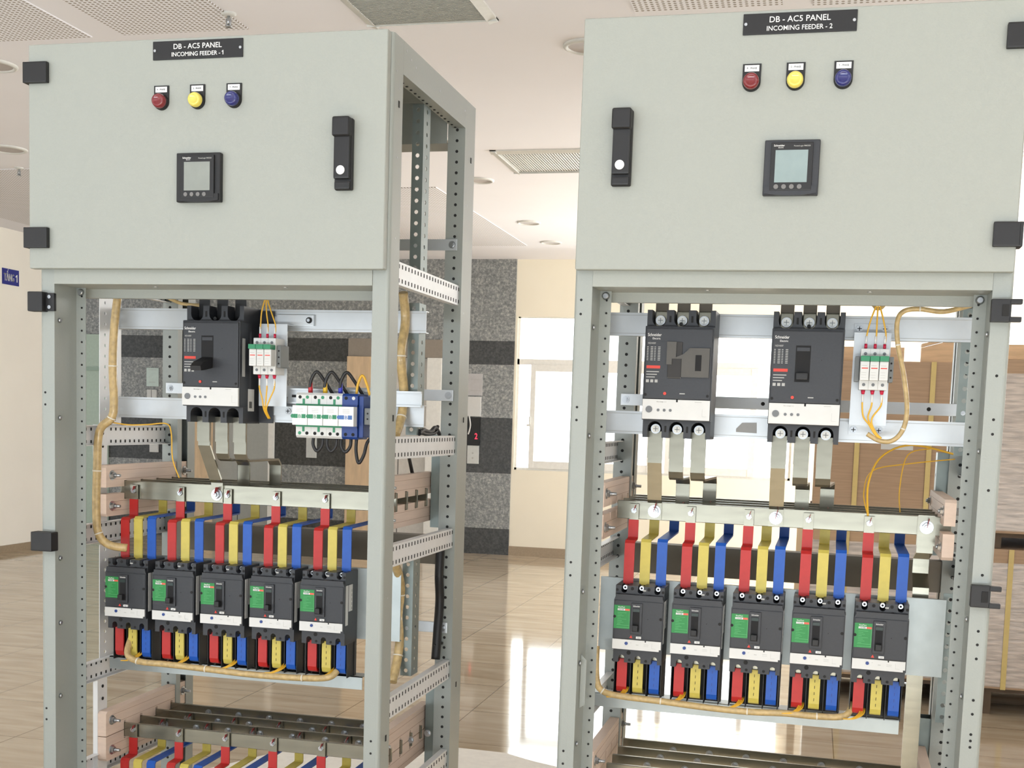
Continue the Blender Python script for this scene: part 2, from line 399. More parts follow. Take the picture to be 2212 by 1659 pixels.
rw = MB(CREAM)   # right wall: tall openings added for sun bounce, clerestory between shaped for a sun patch
rw.box(5.0, 5.12, -0.90, 1.30, 0, HC).box(5.0, 5.12, 2.60, 4.5, 0, HC).box(5.0, 5.12, 1.30, 2.60, 0, 1.98).box(5.0, 5.12, 1.30, 2.60, 2.46, HC)
rw.box(5.0, 5.12, -5, -0.90, 0, 0.15).box(5.0, 5.12, -5, -0.90, 2.5, HC).box(5.0, 5.12, 4.5, 8.6, 0, 0.3).box(5.0, 5.12, 4.5, 8.6, 2.5, HC).box(5.0, 5.12, 8.3, 8.6, 0, HC)
struct(rw, 'wall_right')

def window(n, x0, x1, z0, z1, sashes, zt=1.80, zb=1.75):
    y = YB + 0.05; f = MB(UPVC)
    f.box(x0, x1, y, y + 0.06, z0, z0 + 0.02).box(x0, x1, y, y + 0.06, z1 - 0.012, z1).box(x0, x1, y, y + 0.06, zb, zt)
    f.box(x0, x0 + 0.02, y, y + 0.06, z0, z1).box(x1 - 0.02, x1, y, y + 0.06, z0, z1)
    for s in sashes: f.box(s[0], s[1], y - 0.015, y + 0.06, z0 + 0.02, zb)
    for s in sashes[1:-1:2]: f.box((s[0] + s[1]) / 2 - 0.015, (s[0] + s[1]) / 2 + 0.015, y, y + 0.06, zt, z1)
    o = struct(f, 'window_%d' % n)
    fr = MB(UPVC)   # raised frames of the opening sashes
    for a, b in zip(sashes[::2], sashes[1::2]):
        fr.box(a[1], b[0], y - 0.012, y, z0 + 0.02, z0 + 0.085).box(a[1], b[0], y - 0.012, y, zb - 0.06, zb)
    fr.build('sash', o)
    MB(GLASS).box(x0 + 0.01, x1 - 0.01, y + 0.03, y + 0.034, z0 + 0.01, z1 - 0.01).build('pane', o)
    MB(TRIMW).box(sashes[0][0] + 0.0, sashes[0][0] + 0.012, y - 0.04, y - 0.012, 1.20, 1.28).box(sashes[0][0] - 0.02, sashes[0][0] + 0.02, y - 0.05, y - 0.038, 1.19, 1.21).build('window_handle', o)
    return o
window(1, *WIN[0], [(-0.885, -0.84), (0.20, 0.26), (0.36, 0.42), (1.09, 1.145)])
window(2, *WIN[1], [(2.66, 2.71), (3.35, 3.41), (3.5, 3.56), (4.1, 4.15)])
o = struct(MB(UPVC).box(5.02, 5.10, 1.30, 1.34, 1.98, 2.46).box(5.02, 5.10, 2.56, 2.60, 1.98, 2.46).box(5.02, 5.10, 1.30, 2.60, 1.98, 2.0).box(5.02, 5.10, 1.30, 2.60, 2.44, 2.46).box(5.02, 5.10, 1.96, 2.02, 2.0, 2.44), 'window_3')  # unseen clerestory window, added to throw a sun patch on the floor
MB(GLASS).box(5.06, 5.064, 1.31, 2.59, 1.99, 2.45).build('pane', o)

# elevator entrances in the back wall
def elevator(n, x0, x1, jl, jr, door):
    d = MB(door).box(x0 + jl, x1 - jr, YB + 0.08, YB + 0.12, 0, 1.79); 
    d.box((x0 + x1) / 2 + 0.02, (x0 + x1) / 2 + 0.026, YB + 0.078, YB + 0.08, 0, 1.79, HOLE)
    o = struct(d, 'door_%d' % n)
    MB(WOODH).bevbox(x0, x0 + jl, YB - 0.04, YB + 0.12, 0, 1.79, 0.004).build('door_jamb', o)
    j = MB(UPVC).bevbox(x1 - jr, x1, YB - 0.02, YB + 0.12, 0, 1.79, 0.004).build('door_jamb', o)
    MB(mat('lintel_taupe', (0.30, 0.26, 0.215), 0.5)).box(x0, x1, YB - 0.012, YB, 1.79, 1.958).build('lintel', o)
elevator(1, -4.27, -3.38, 0.20, 0.06, ELEV)
elevator(2, -2.64, -1.72, 0.24, 0.14, mat('door_white', (0.72, 0.70, 0.66), 0.5))
o = struct(MB(mat('pale_green_door', (0.42, 0.52, 0.44), 0.5)).box(-6.0, -5.16, YB - 0.03, YB, 0, 1.955), 'door_3')
MB(mat('green_door_trim', (0.30, 0.40, 0.33), 0.5)).box(-6.0, -5.16, YB - 0.04, YB - 0.03, 1.60, 1.635).build('door_rail', o)

# perforated ceiling boards
PM = perf_mat()
ceil_o = [x for x in bpy.data.objects if x.name.startswith('ceiling')][0]
for (x0, x1, y0_, y1_) in ((-2.40, -1.19, -3, 2.03), (-1.05, -0.52, -3, 2.02), (0.95, 1.46, -3, 2.03), (1.56, 3.0, -3, 2.05), (-4.6, -2.95, 4.35, 6.5), (-1.9, -0.75, 5.1, 7.6), (1.0, 2.9, 4.4, 6.5)):
    MB(PM).box(x0, x1, y0_, y1_, HC - 0.004, HC).build('perforated_board', ceil_o)

# downlights
def downlight(x, y, r, label):
    t = thing('ceiling_light', label, 'ceiling light', 'W', (x, y, HC), 'round recessed ceiling lights')
    MB(TRIMW).lathe((x, y, HC), (0, 0, -1), [(r * 0.80, 0), (r * 0.80, 0.003), (r * 0.86, 0.012), (r, 0.006), (r, 0)], 36).build('trim_ring', t)
    MB(REFL).lathe((x, y, HC), (0, 0, -1), [(r * 0.80, 0.004), (r * 0.55, 0.0025), (r * 0.2, 0.001), (0, 0.001)], 32).build('reflector', t)
downlight(0.72, 2.40, 0.10, 'round recessed ceiling light just left of the top of the right cabinet')
downlight(-0.363, 3.86, 0.092, 'round recessed ceiling light seen through the open side of the left cabinet')
downlight(-0.41, 4.90, 0.088, 'round recessed ceiling light beside the left cabinet, level with the slatted vent')
downlight(-0.466, 6.45, 0.088, 'round recessed ceiling light second nearest to the back wall')
downlight(-0.51, 7.42, 0.088, 'round recessed ceiling light nearest to the back wall')
downlight(-1.86, 2.32, 0.105, 'round recessed ceiling light at the left edge, level with the top hinge')
downlight(-2.90, 3.83, 0.11, 'round recessed ceiling light at the left edge, the lower of two there')

def sprinkler(x, y, label):
    t = thing('sprinkler', label, 'sprinkler', 'W', (x, y, HC), 'ceiling sprinklers')
    MB(TRIMW).lathe((x, y, HC), (0, 0, -1), [(0.028, 0), (0.028, 0.004), (0.02, 0.008), (0.008, 0.010), (0, 0.010)], 20).build('escutcheon', t)
    MB(BOLT).cyl((x, y, HC - 0.009), (0, 0, -1), 0.006, 0.035, 10).cyl((x - 0.009, y, HC - 0.018), (0, 0, -1), 0.002, 0.028, 6).cyl((x + 0.009, y, HC - 0.018), (0, 0, -1), 0.002, 0.028, 6).build('frame_arm', t)
    MB(BOLT).lathe((x, y, HC - 0.046), (0, 0, -1), [(0, 0), (0.013, 0), (0.013, 0.003), (0, 0.003)], 14).build('deflector', t)
sprinkler(-0.515, 1.85, 'metal ceiling sprinkler above the left cabinet door')
sprinkler(-1.104, 6.93, 'small ceiling sprinkler far back near the speckled stone wall')
sprinkler(-3.18, 4.32, 'ceiling sprinkler at the left edge below two round lights')

# vents
def vent(x0, x1, y0_, y1_, along, n, label, sm, bk):
    t = thing('air_vent', label, 'air vent', 'W', ((x0 + x1) / 2, (y0_ + y1_) / 2, HC), 'ceiling air vents')
    z = HC; b = 0.035
    f = MB(TRIMW)
    f.prism([(x0, z), (x0, z - 0.006), (x0 + b, z - 0.016), (x0 + b, z)], 'xz', y0_, y1_).prism([(x1, z), (x1, z - 0.006), (x1 - b, z - 0.016), (x1 - b, z)], 'xz', y0_, y1_)
    f.prism([(y0_, z), (y0_, z - 0.006), (y0_ + b, z - 0.016), (y0_ + b, z)], 'yz', x0, x1).prism([(y1_, z), (y1_, z - 0.006), (y1_ - b, z - 0.016), (y1_ - b, z)], 'yz', x0, x1)
    f.build('frame', t)
    MB(bk).box(x0 + b, x1 - b, y0_ + b, y1_ - b, z - 0.002, z).build('backing', t)
    s = MB(sm)
    for k in range(n):
        if along == 'x':
            y = y0_ + b + (k + 0.5) * (y1_ - y0_ - 2 * b) / n; s.prism([(y - 0.006, z - 0.013), (y - 0.0045, z - 0.014), (y + 0.006, z - 0.004), (y + 0.0045, z - 0.003)], 'yz', x0 + b, x1 - b)
        else:
            x = x0 + b + (k + 0.5) * (x1 - x0 - 2 * b) / n; s.box(x - 0.0035, x + 0.0035, y0_ + b, y1_ - b, z - 0.0055, z - 0.002)
    s.build('slat', t)
vent(-0.045, 0.45, 1.05, 2.055, 'x', 70, 'long ceiling air vent with fine close slats above the left cabinet', mat('vent_grey', (0.66, 0.65, 0.58), 0.5), VENTD)
vent(-0.14, 1.06, 4.12, 4.70, 'y', 76, 'ceiling air vent with white slats between the two cabinets', TRIMW, VENTK)

# wall sign and small wall fittings
x = -4.925
t = thing('floor_sign', 'small blue sign with white lettering on the left wall', 'sign', 'W', (x, 6.61, 2.295))
MB(SIGNB).box(-4.93, x, 6.505, 6.72, 2.232, 2.362).build('plate', t)
MB(WTX).text('TẤNG', (x, 6.590, 2.262), 0.062, 0.128, nrm='+x').text('TẤNG', (x, 6.593, 2.263), 0.062, 0.128, nrm='+x').one(6.688, 2.262, 0.062, x, nrm='+x').build('lettering', t)
def wallbox(name, label, cat, x0, x1, z0, z1, d, m, extra=None, y=YB):
    t = thing(name, label, cat, 'W', ((x0 + x1) / 2, y, (z0 + z1) / 2))
    MB(m).bevbox(x0, x1, y - d, y, z0, z1, 0.003).build('plate', t)
    if extra: extra(t)
    return t
PAPER = mat('paper', (0.60, 0.62, 0.60), 0.7)
def ex1(t):
    MB(mat('faint_line', (0.42, 0.46, 0.44), 0.7)).box(-4.72, -4.63, YB - 0.0125, YB - 0.012, 1.62, 1.624).box(-4.71, -4.64, YB - 0.0125, YB - 0.012, 1.50, 1.504).build('printing', t)
wallbox('notice_board', 'pale notice plate on the stone wall above the double switch', 'notice', -4.74, -4.612, 1.46, 1.64, 0.012, mat('pale_plate', (0.55, 0.66, 0.62), 0.5), ex1)
def ex2(t): MB(HOLE).box(-4.683, -4.679, YB - 0.021, YB - 0.02, 1.31, 1.425).build('switch_gap', t)
wallbox('wall_switch', 'white double wall switch below the pale notice plate', 'switch', -4.73, -4.632, 1.30, 1.428, 0.02, WHT, ex2)
wallbox('wall_plate', 'small square white plate on the dark stone band at left', 'wall plate', -4.70, -4.61, 0.818, 0.895, 0.02, WHT)
wallbox('socket_plate', 'upright white plate on dark stone under the looped black wires', 'wall plate', -3.05, -2.945, 0.825, 1.05, 0.012, PAPER)
def ex3(t): MB(LTX).box(-1.44, -1.345, YB - 0.0115, YB - 0.011, 1.50, 1.503).box(-1.44, -1.345, YB - 0.0115, YB - 0.011, 1.60, 1.603).build('printing', t)
wallbox('paper_notice', 'pale paper notice on the stone wall right of the left cabinet', 'notice', -1.47, -1.33, 1.455, 1.655, 0.010, mat('paper2', (0.50, 0.49, 0.49), 0.7), ex3)
def ex4(t):
    MB(WHT).tube([(-1.44, YB - 0.03, 1.27), (-1.425, YB - 0.035, 1.18), (-1.445, YB - 0.03, 1.10)], 0.007).build('dangling_wire', t)
wallbox('junction_box', 'white box with a dangling white wire on the stone wall', 'junction box', -1.46, -1.335, 1.265, 1.445, 0.03, WHT, ex4)
def ex5(t): MB(REDLED).text('2', (-1.372, YB - 0.02, 1.058), 0.055, 0.026).build('display_digit', t)
wallbox('lift_indicator', 'black lift indicator panel with a glowing red digit', 'lift indicator', -1.46, -1.34, 1.00, 1.255, 0.02, BLK, ex5)
def ex6(t):
    MB(LTX).box(-1.41, -1.395, YB - 0.0125, YB - 0.012, 0.92, 0.935).box(-1.41, -1.395, YB - 0.0125, YB - 0.012, 0.875, 0.89).build('button', t)
wallbox('call_button_plate', 'white plate with two buttons under the black call panel', 'wall plate', -1.455, -1.345, 0.83, 0.998, 0.012, PAPER, ex6)
one(MB(FOAM).prism([(-0.42, 1.25), (0.70, 1.30), (0.90, 1.80), (0.70, 1.885), (0.58, 1.955), (0.30, 1.965), (-0.19, 1.72)], 'xy', 0.0, 0.012), 'white_board', 'white board lying flat on the floor between the cabinets', 'board', 'W', (0.2, 1.6, 0))

# palletised cartons
def strap(mb, x, y, z0, z1, wd=0.022): mb.box(x, x + wd, y - 0.003, y, z0, z1)
def carton(x0, x1, y0_, y1_, z0, z1, label, m, cls, straps, film=True, extra=None):
    t = thing('wrapped_carton', label, 'carton', 'W', ((x0 + x1) / 2, (y0_ + y1_) / 2, z0), 'cardboard cartons on pallets')
    MB(m).bevbox(x0, x1, y0_, y1_, z0, z1, 0.006).build('box', t)
    if film:
        f = MB(mat('cling_wrap', (0.56, 0.48, 0.42), 0.2, 0, 0.30, 9, 1.0, stretch=(1, 1, 9)))
        f.bevbox(x0 - 0.004, x1 + 0.004, y0_ - 0.004, y1_ + 0.004, z0 + 0.01, z1 - 0.06, 0.006); f.build('plastic_wrap', t)
    for s in straps:
        b = MB(STRAP); strap(b, s, y0_ - 0.005, z0, z1); b.build('strap', t)
    if extra: extra(t)
    return t
def pallet(x0, x1, y0_, y1_, z, h, label):
    t = thing('pallet', label, 'pallet', 'W', ((x0 + x1) / 2, (y0_ + y1_) / 2, z), 'wooden pallets')
    a = MB(DKW)
    for k in range(5):
        yy = y0_ + k * (y1_ - y0_ - 0.1) / 4; a.box(x0, x1, yy, yy + 0.1, z + h - 0.02, z + h)
    a.build('deck_board', t)
    b = MB(DKW)
    for k in range(3):
        xx = x0 + k * (x1 - x0 - 0.09) / 2; b.box(xx, xx + 0.09, y0_, y1_, z + (0.0), z + h - 0.02)
    b.build('runner', t)
def exA(t):
    MB(HOLE).text('PC', (1.690, 3.398, 1.150), 0.026, 0.046).build('printing', t)
    l = MB(WHT).box(1.938, 2.078, 3.3985, 3.40, 1.165, 1.222).text('M30003', (1.985, 3.3985, 1.195), 0.014, 0.05, HOLE); l.build('paper_label', t)
pallet(1.64, 2.33, 3.42, 4.4, 0, 0.12, 'wooden pallet on the floor seen behind the right cabinet')
carton(1.66, 2.31, 3.40, 4.4, 0.12, 0.80, 'brown carton behind the coloured bars of the right cabinet, under another', CARD2, 'a', [1.80, 2.13])
carton(1.648, 2.31, 3.40, 4.4, 0.86, 1.562, 'tall brown carton with yellow strap and white label behind the right cabinet', CARD, 'a', [1.822, 2.135], False, exA)
pallet(1.64, 2.33, 3.42, 4.4, 0.80, 0.06, 'thin wooden pallet between the two cartons behind the right cabinet')
pallet(2.38, 3.6, 3.35, 4.4, 0, 0.12, 'wooden pallet under the wrapped stack at the right edge')
carton(2.38, 3.6, 3.32, 4.4, 0.12, 0.745, 'shiny plastic-wrapped carton at the right edge, lower of two', CARD, 'b', [2.50, 2.95])
pallet(2.38, 3.6, 3.35, 4.4, 0.745, 0.07, 'wooden pallet between the two wrapped cartons at the right edge')
carton(2.38, 3.6, 3.32, 4.4, 0.815, 1.575, 'shiny plastic-wrapped carton at the right edge, upper of two', CARD, 'b', [2.75])
one(MB(WOOD).bevbox(2.36, 3.6, 3.33, 3.40, 1.575, 1.64, 0.003), 'wood_plank', 'pine plank on top of the wrapped stack at the right edge', 'plank', 'W', (2.9, 3.36, 1.575), 'loose pine planks')
one(MB(WOOD).bevbox(1.45, 2.02, 3.46, 3.52, 1.562, 1.628, 0.003), 'wood_plank', 'level pine plank on the tall carton behind the right cabinet', 'plank', 'W', (1.7, 3.49, 1.562), 'loose pine planks')
a = MB(WOOD).prism([(2.09, 1.562), (2.36, 1.562), (2.36, 1.70), (2.09, 1.625)], 'xz', 3.41, 3.45); a.prism([(2.09, 1.628), (2.36, 1.703), (2.36, 1.717), (2.09, 1.642)], 'xz', 3.405, 3.46)
one(a, 'wood_plank', 'slanted pine plank rising to the right above the tall carton', 'plank', 'W', (2.2, 3.43, 1.562), 'loose pine planks')
one(MB(WOODH).bevbox(1.585, 1.622, 3.45, 3.50, 0.0, 1.62, 0.003), 'wooden_post', 'upright pine post left of the tall carton behind the right cabinet', 'post', 'W', (1.6, 3.47, 0))

# ------------------------------------------------------------------ cabinet
def cabinet(cab, label, hinge):
    root = thing('electrical_cabinet', label, 'electrical cabinet', cab, (0, 0, 0), 'open switchboard cabinets')
    ZT = 2.0
    def mx(x): return W - x
    # posts: rounded outer corner, inner return and perforated flange
    def fpost(side):
        fx = (lambda x: x) if side == 'l' else mx
        r = 0.008; arc = [(r - r * math.sin(a), r - r * math.cos(a)) for a in [0, pi / 8, pi / 4, 3 * pi / 8, pi / 2]]
        path = [(0.058, 0.080), (0.035, 0.080), (0.035, 0.0)] + arc + [(0.0, 0.058), (0.016, 0.058)]
        P = [(fx(a), b) for a, b in path]
        m = MB(PAINT2).sheet(P, 0.0018 if side == 'r' else -0.0018, 'xy', 0, ZT)
        top = 1.50
        for k in range(60):
            z = top - 0.012 - k * 0.025
            m.cyl((fx(0.049), 0.0795, z), (0, -1, 0), 0.0022, 0.0012, 8, HOLE)
        return m
    fl = fpost('l'); fr = fpost('r')
    if cab == 'L':
        for z in (1.274, 1.248, 0.577, 0.552): fl.cyl((0.012, 0.0005, z), (0, -1, 0), 0.0025, 0.001, 10, HOLE)
        for z in (0.573, 0.547): fr.cyl((0.775, 0.0005, z), (0, -1, 0), 0.0025, 0.001, 10, HOLE)
    else:
        for z in (1.481, 1.454, 1.275, 1.25, 0.971, 0.945, 0.591, 0.565): fl.cyl((0.014, 0.0005, z), (0, -1, 0), 0.0025, 0.001, 10, HOLE)
        for z in (1.356, 1.278, 1.252, 1.151, 0.997, 0.894, 0.869, 0.843, 0.766, 0.740, 0.702, 0.690, 0.678, 0.60): fr.cyl((0.776, 0.0005, z), (0, -1, 0), 0.0026, 0.001, 10, HOLE)
    for (y, z, h) in ((0.040, 1.242, 0.013), (0.035, 1.869, 0.013), (0.037, 0.572, 0.013)): fr.box(W - 0.0005, W + 0.001, y - 0.003, y + 0.003, z - h / 2, z + h / 2, HOLE)
    for (y, z) in ((0.028, 1.604), (0.031, 1.764), (0.03, 1.33), (0.03, 1.06), (0.03, 0.87), (0.02, 1.93), (0.035, 1.90), (0.03, 0.68)): fr.cyl((W, y, z), (1, 0, 0), 0.0018, 0.0006, 8, BOLT)
    fl.build('front_post', root); fr.build('front_post', root)
    for side in 'lr':
        fx = (lambda x: x) if side == 'l' else mx
        path = [(0.043, 0.530), (0.043, 0.508), (0.0, 0.508), (0.0, D - 0.006), (0.006, D), (0.043, D), (0.043, 0.560)]
        m = MB(PAINT2).sheet([(fx(a), b) for a, b in path], 0.0018 if side == 'r' else -0.0018, 'xy', 0, ZT)
        z = 0.03
        while z < ZT - 0.06:
            m.cyl((fx(0.020), 0.5082, z), (0, -1, 0), 0.0036, 0.0008, 10, HOLE); z += 0.025
        if side == 'r':
            for (y, zz) in ((0.560, 1.869), (0.556, 1.242), (0.552, 0.580)): m.box(W - 0.0005, W + 0.001, y - 0.003, y + 0.003, zz - 0.0065, zz + 0.0065, HOLE)
            for (y, zz) in ((0.534, 1.757), (0.53, 1.50), (0.53, 1.10), (0.53, 0.80)): m.cyl((W, y, zz), (1, 0, 0), 0.0018, 0.0006, 8, BOLT)
        m.build('back_post', root)
    # top frame
    for side in 'lr':
        fx = (lambda x: x) if side == 'l' else mx
        m = MB(PAINT2).sheet([(fx(0.03), 1.934), (fx(0.0), 1.934), (fx(0.0), ZT), (fx(0.03), ZT)], -0.0018 if side == 'l' else 0.0018, 'xz', 0.0585, 0.5075)
        if side == 'r':
            for (y, z) in ((0.075, 1.985), (0.105, 1.975), (0.135, 1.968), (0.30, 1.965), (0.50, 1.972)): m.cyl((W, y, z), (1, 0, 0), 0.0028, 0.0006, 8, BOLT)
        for k in range(16): m.cyl((fx(0.022), 0.09 + k * 0.027, 1.9335), (0, 0, -1), 0.003, 0.0012, 8, HOLE)
        m.build('top_rail', root)
    bm_ = MB(PAINT2); bm_.box(0.046, W - 0.046, D - 0.088, D - 0.086, 1.90, ZT - 0.004).box(0.046, W - 0.046, D - 0.086, D - 0.004, 1.90, 1.902).build('top_beam', root)
    MB(PAINT2).box(0.002, W - 0.002, 0.002, D - 0.002, ZT - 0.003, ZT - 0.001).build('roof_panel', root)
    # cross bar under the door and inner fascia
    c = MB(PAINT); c.sheet([(0.030, 1.5365), (0.0, 1.5365), (0.0, 1.508), (0.105, 1.508), (0.105, 1.489), (0.118, 1.489)], -0.0018, 'yz', 0.0355, W - 0.0355)
    for xx in (0.25, 0.55): c.cyl((xx, 0.045, 1.508), (0, 0, -1), 0.005, 0.003, 10, BOLT)
    c.build('cross_bar', root)
    # floor frame (plinth)
    MB(PAINT2).box(0.036, W - 0.036, 0.0, 0.03, 0, 0.08).box(0.036, W - 0.036, D - 0.03, D, 0, 0.08).box(0.0, 0.03, 0.08, 0.5, 0, 0.08).box(W - 0.03, W, 0.08, 0.5, 0, 0.08).build('base_frame', root)
    # side rails, slotted channels
    for side in 'lr':
        fx = (lambda x: x) if side == 'l' else mx
        for zr in (1.540, 1.180, 0.953, 0.6265, 0.40):
            h = 0.0235; sg = 1 if side == 'l' else -1
            m = MB(ZINC_LIT); x = fx(0.006)
            P = [(x + sg * 0.016, zr + h), (x, zr + h), (x, zr - h), (x + sg * 0.016, zr - h)]
            m.sheet(P, 0.0018 * sg, 'xz', 0.050, 0.562)
            for k in range(22):
                y = 0.075 + k * 0.0205
                for dz in (0.0145, -0.0145):
                    if side == 'r': m.box(x - 0.0002, x + 0.0006, y - 0.0022, y + 0.0022, zr + dz - 0.0042, zr + dz + 0.0042, HOLE)
                    else: m.box(x + 0.0012, x + 0.0024, y - 0.0026, y + 0.0026, zr + dz - 0.0035, zr + dz + 0.0035, HOLE)
            ro = m.build('side_rail', root)
            b = MB(GALV)
            b.box(min(x, x - sg * 0.0018), max(x, x - sg * 0.0018), 0.530, 0.566, zr - 0.0225, zr + 0.0225)
            for dz in (0.012, -0.012): b.cyl((x - sg * 0.0018, 0.548, zr + dz), (-sg, 0, 0), 0.006, 0.002, 12, BOLT)
            b.build('end_plate', ro)
    # thin flat bars across the back
    for z in ((1.30, 1.66, 0.73) if cab == 'L' else (1.30, 1.66)):
        m = MB(ZINC).bevbox(0.012, W - 0.012, 0.5025, 0.506, z - 0.0135, z + 0.0135, 0.0012)
        for xx in (0.024, W - 0.024): bolt(m, (xx, 0.5025, z), (0, -1, 0), 0.006, 0.003)
        for k in range(6): m.cyl((0.10 + k * 0.12, 0.5027, z), (0, -1, 0), 0.0045, 0.0006, 12, HOLE)
        m.build('back_flat_bar', root)
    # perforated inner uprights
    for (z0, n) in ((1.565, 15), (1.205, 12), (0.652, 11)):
        m = MB(ZINC_SHADED); p = 0.0246
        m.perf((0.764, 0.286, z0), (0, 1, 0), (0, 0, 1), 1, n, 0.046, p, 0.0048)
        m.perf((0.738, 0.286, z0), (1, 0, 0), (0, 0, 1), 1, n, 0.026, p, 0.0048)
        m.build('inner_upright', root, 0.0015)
        m = MB(ZINC_LIT); m.perf((0.016, 0.200, z0), (0, 1, 0), (0, 0, 1), 2, n, 0.045, p, 0.004)
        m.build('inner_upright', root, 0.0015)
    # solid support channels holding the busbar insulators
    for (z0, z1) in ((0.976, 1.205), (0.30, 0.604)):
        for xx in ((0.006, 'l'), (0.728, 'r')):
            x = xx[0]
            for yy in ((0.208, 0.536) if xx[1] == 'l' else (0.540,)):
                m = MB(ZINC_LIT if xx[1] == 'l' else ZINC_SHADED)
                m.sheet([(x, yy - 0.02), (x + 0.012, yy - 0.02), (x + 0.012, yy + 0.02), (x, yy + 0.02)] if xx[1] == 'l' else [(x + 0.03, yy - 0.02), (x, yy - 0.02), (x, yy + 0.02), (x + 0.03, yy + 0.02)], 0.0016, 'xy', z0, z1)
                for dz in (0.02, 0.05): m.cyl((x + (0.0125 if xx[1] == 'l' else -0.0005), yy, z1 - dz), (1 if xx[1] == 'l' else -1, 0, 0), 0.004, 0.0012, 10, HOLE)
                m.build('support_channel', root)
    # inner flange bolts
    m = MB(BOLT)
    for z in ((1.43, 1.22, 0.912, 0.768, 0.604)):
        m.cyl((0.0368, 0.016, z), (1, 0, 0), 0.0055, 0.0035, 12, r2=0.0035)
        m.cyl((W - 0.0368, 0.016, z), (-1, 0, 0), 0.0055, 0.0035, 12, r2=0.0035)
    for xx in (0.047, W - 0.047): m.cyl((xx, 0.078, 1.4965), (0, -1, 0), 0.008, 0.005, 14, r2=0.005)
    m.build('frame_bolt', root)
    m = MB(PAINT2)
    if cab == 'L': m.prism([(0.757 - 0.012, 0.765), (0.757, 0.770), (0.757, 0.664), (0.757 - 0.012, 0.670)], 'xz', 0.035, 0.037)
    else: m.prism([(0.037, 0.783), (0.048, 0.773), (0.048, 0.682), (0.037, 0.674)], 'xz', 0.028, 0.030)
    m.build('latch_plate', root)
    # door
    x0, x1 = (-0.010, 0.789) if cab == 'L' else (0.004, 0.790)
    z0, z1 = 1.536, 1.999
    d = MB(PAINT); d.bevbox(x0, x1, -0.022, -0.002, z0, z1, 0.0035, None, 3)
    do = d.build('door', root); ORG[do.name] = ORG[root.name]
    hs = (1.940, 1.5995) if cab == 'L' else (1.936, 1.600)
    for z in hs:
        h = MB(BLK)
        if cab == 'L': h.bevbox(-0.014, 0.040, -0.034, -0.022, z - 0.0215, z + 0.0215, 0.003).bevbox(-0.016, -0.0105, -0.034, 0.004, z - 0.0215, z + 0.0215, 0.002)
        else: h.bevbox(0.750, 0.797, -0.034, -0.022, z - 0.0215, z + 0.0215, 0.003).bevbox(0.7905, 0.799, -0.034, 0.004, z - 0.0215, z + 0.0215, 0.002)
        h.build('hinge', do)
    # lone hinge halves on the post
    for k, z in enumerate((1.467, 0.951) if cab == 'L' else (1.470, 0.960)):
        h = MB(BLK)
        if cab == 'L':
            if k == 0:
                h.bevbox(-0.016, 0.020, -0.022, 0.0, z - 0.021, z + 0.021, 0.003).bevbox(0.018, 0.040, -0.009, 0.0, z - 0.019, z + 0.019, 0.002)
                for dz in (0.011, -0.011): h.cyl((0.029, -0.009, z + dz), (0, -1, 0), 0.004, 0.002, 10, BOLT)
            else: h.bevbox(-0.008, 0.043, -0.026, 0.0, z - 0.021, z + 0.021, 0.003)
        else:
            h.bevbox(0.757, 0.790, -0.020, 0.0, z - 0.020, z + 0.020, 0.002)
            h.bevbox(0.788, 0.808, -0.022, -0.006, z + 0.011, z + 0.020, 0.002).bevbox(0.788, 0.808, -0.022, -0.006, z - 0.020, z - 0.011, 0.002)
            h.box(0.775, 0.786, -0.0215, -0.020, z - 0.010, z + 0.010, HOLE)
        h.build('hinge', root)
    # swing handle
    hx = 0.705 if cab == 'L' else 0.087
    m = MB(BLK); m.bevbox(hx - 0.0185, hx + 0.0185, -0.034, -0.022, 1.689, 1.828, 0.005, None, 3)
    ho = m.build('handle', do)
    m = MB(BLK); m.bevbox(hx - 0.0185, hx + 0.0180, -0.052, -0.034, 1.790, 1.828, 0.006, None, 3).bevbox(hx - 0.0165, hx + 0.0165, -0.045, -0.034, 1.709, 1.795, 0.004)
    m.bevbox(hx - 0.016, hx + 0.016, -0.040, -0.033, 1.690, 1.705, 0.003)
    m.cyl((hx - 0.001, -0.045, 1.7255), (0, -1, 0), 0.0088, 0.0015, 20, WTX).build('handle_lever', do)
    return root
cabinet('L', 'light grey open-frame electrical cabinet on the left, its right side open', 'l')
cabinet('R', 'light grey open-frame electrical cabinet on the right, in front of the windows', 'r')

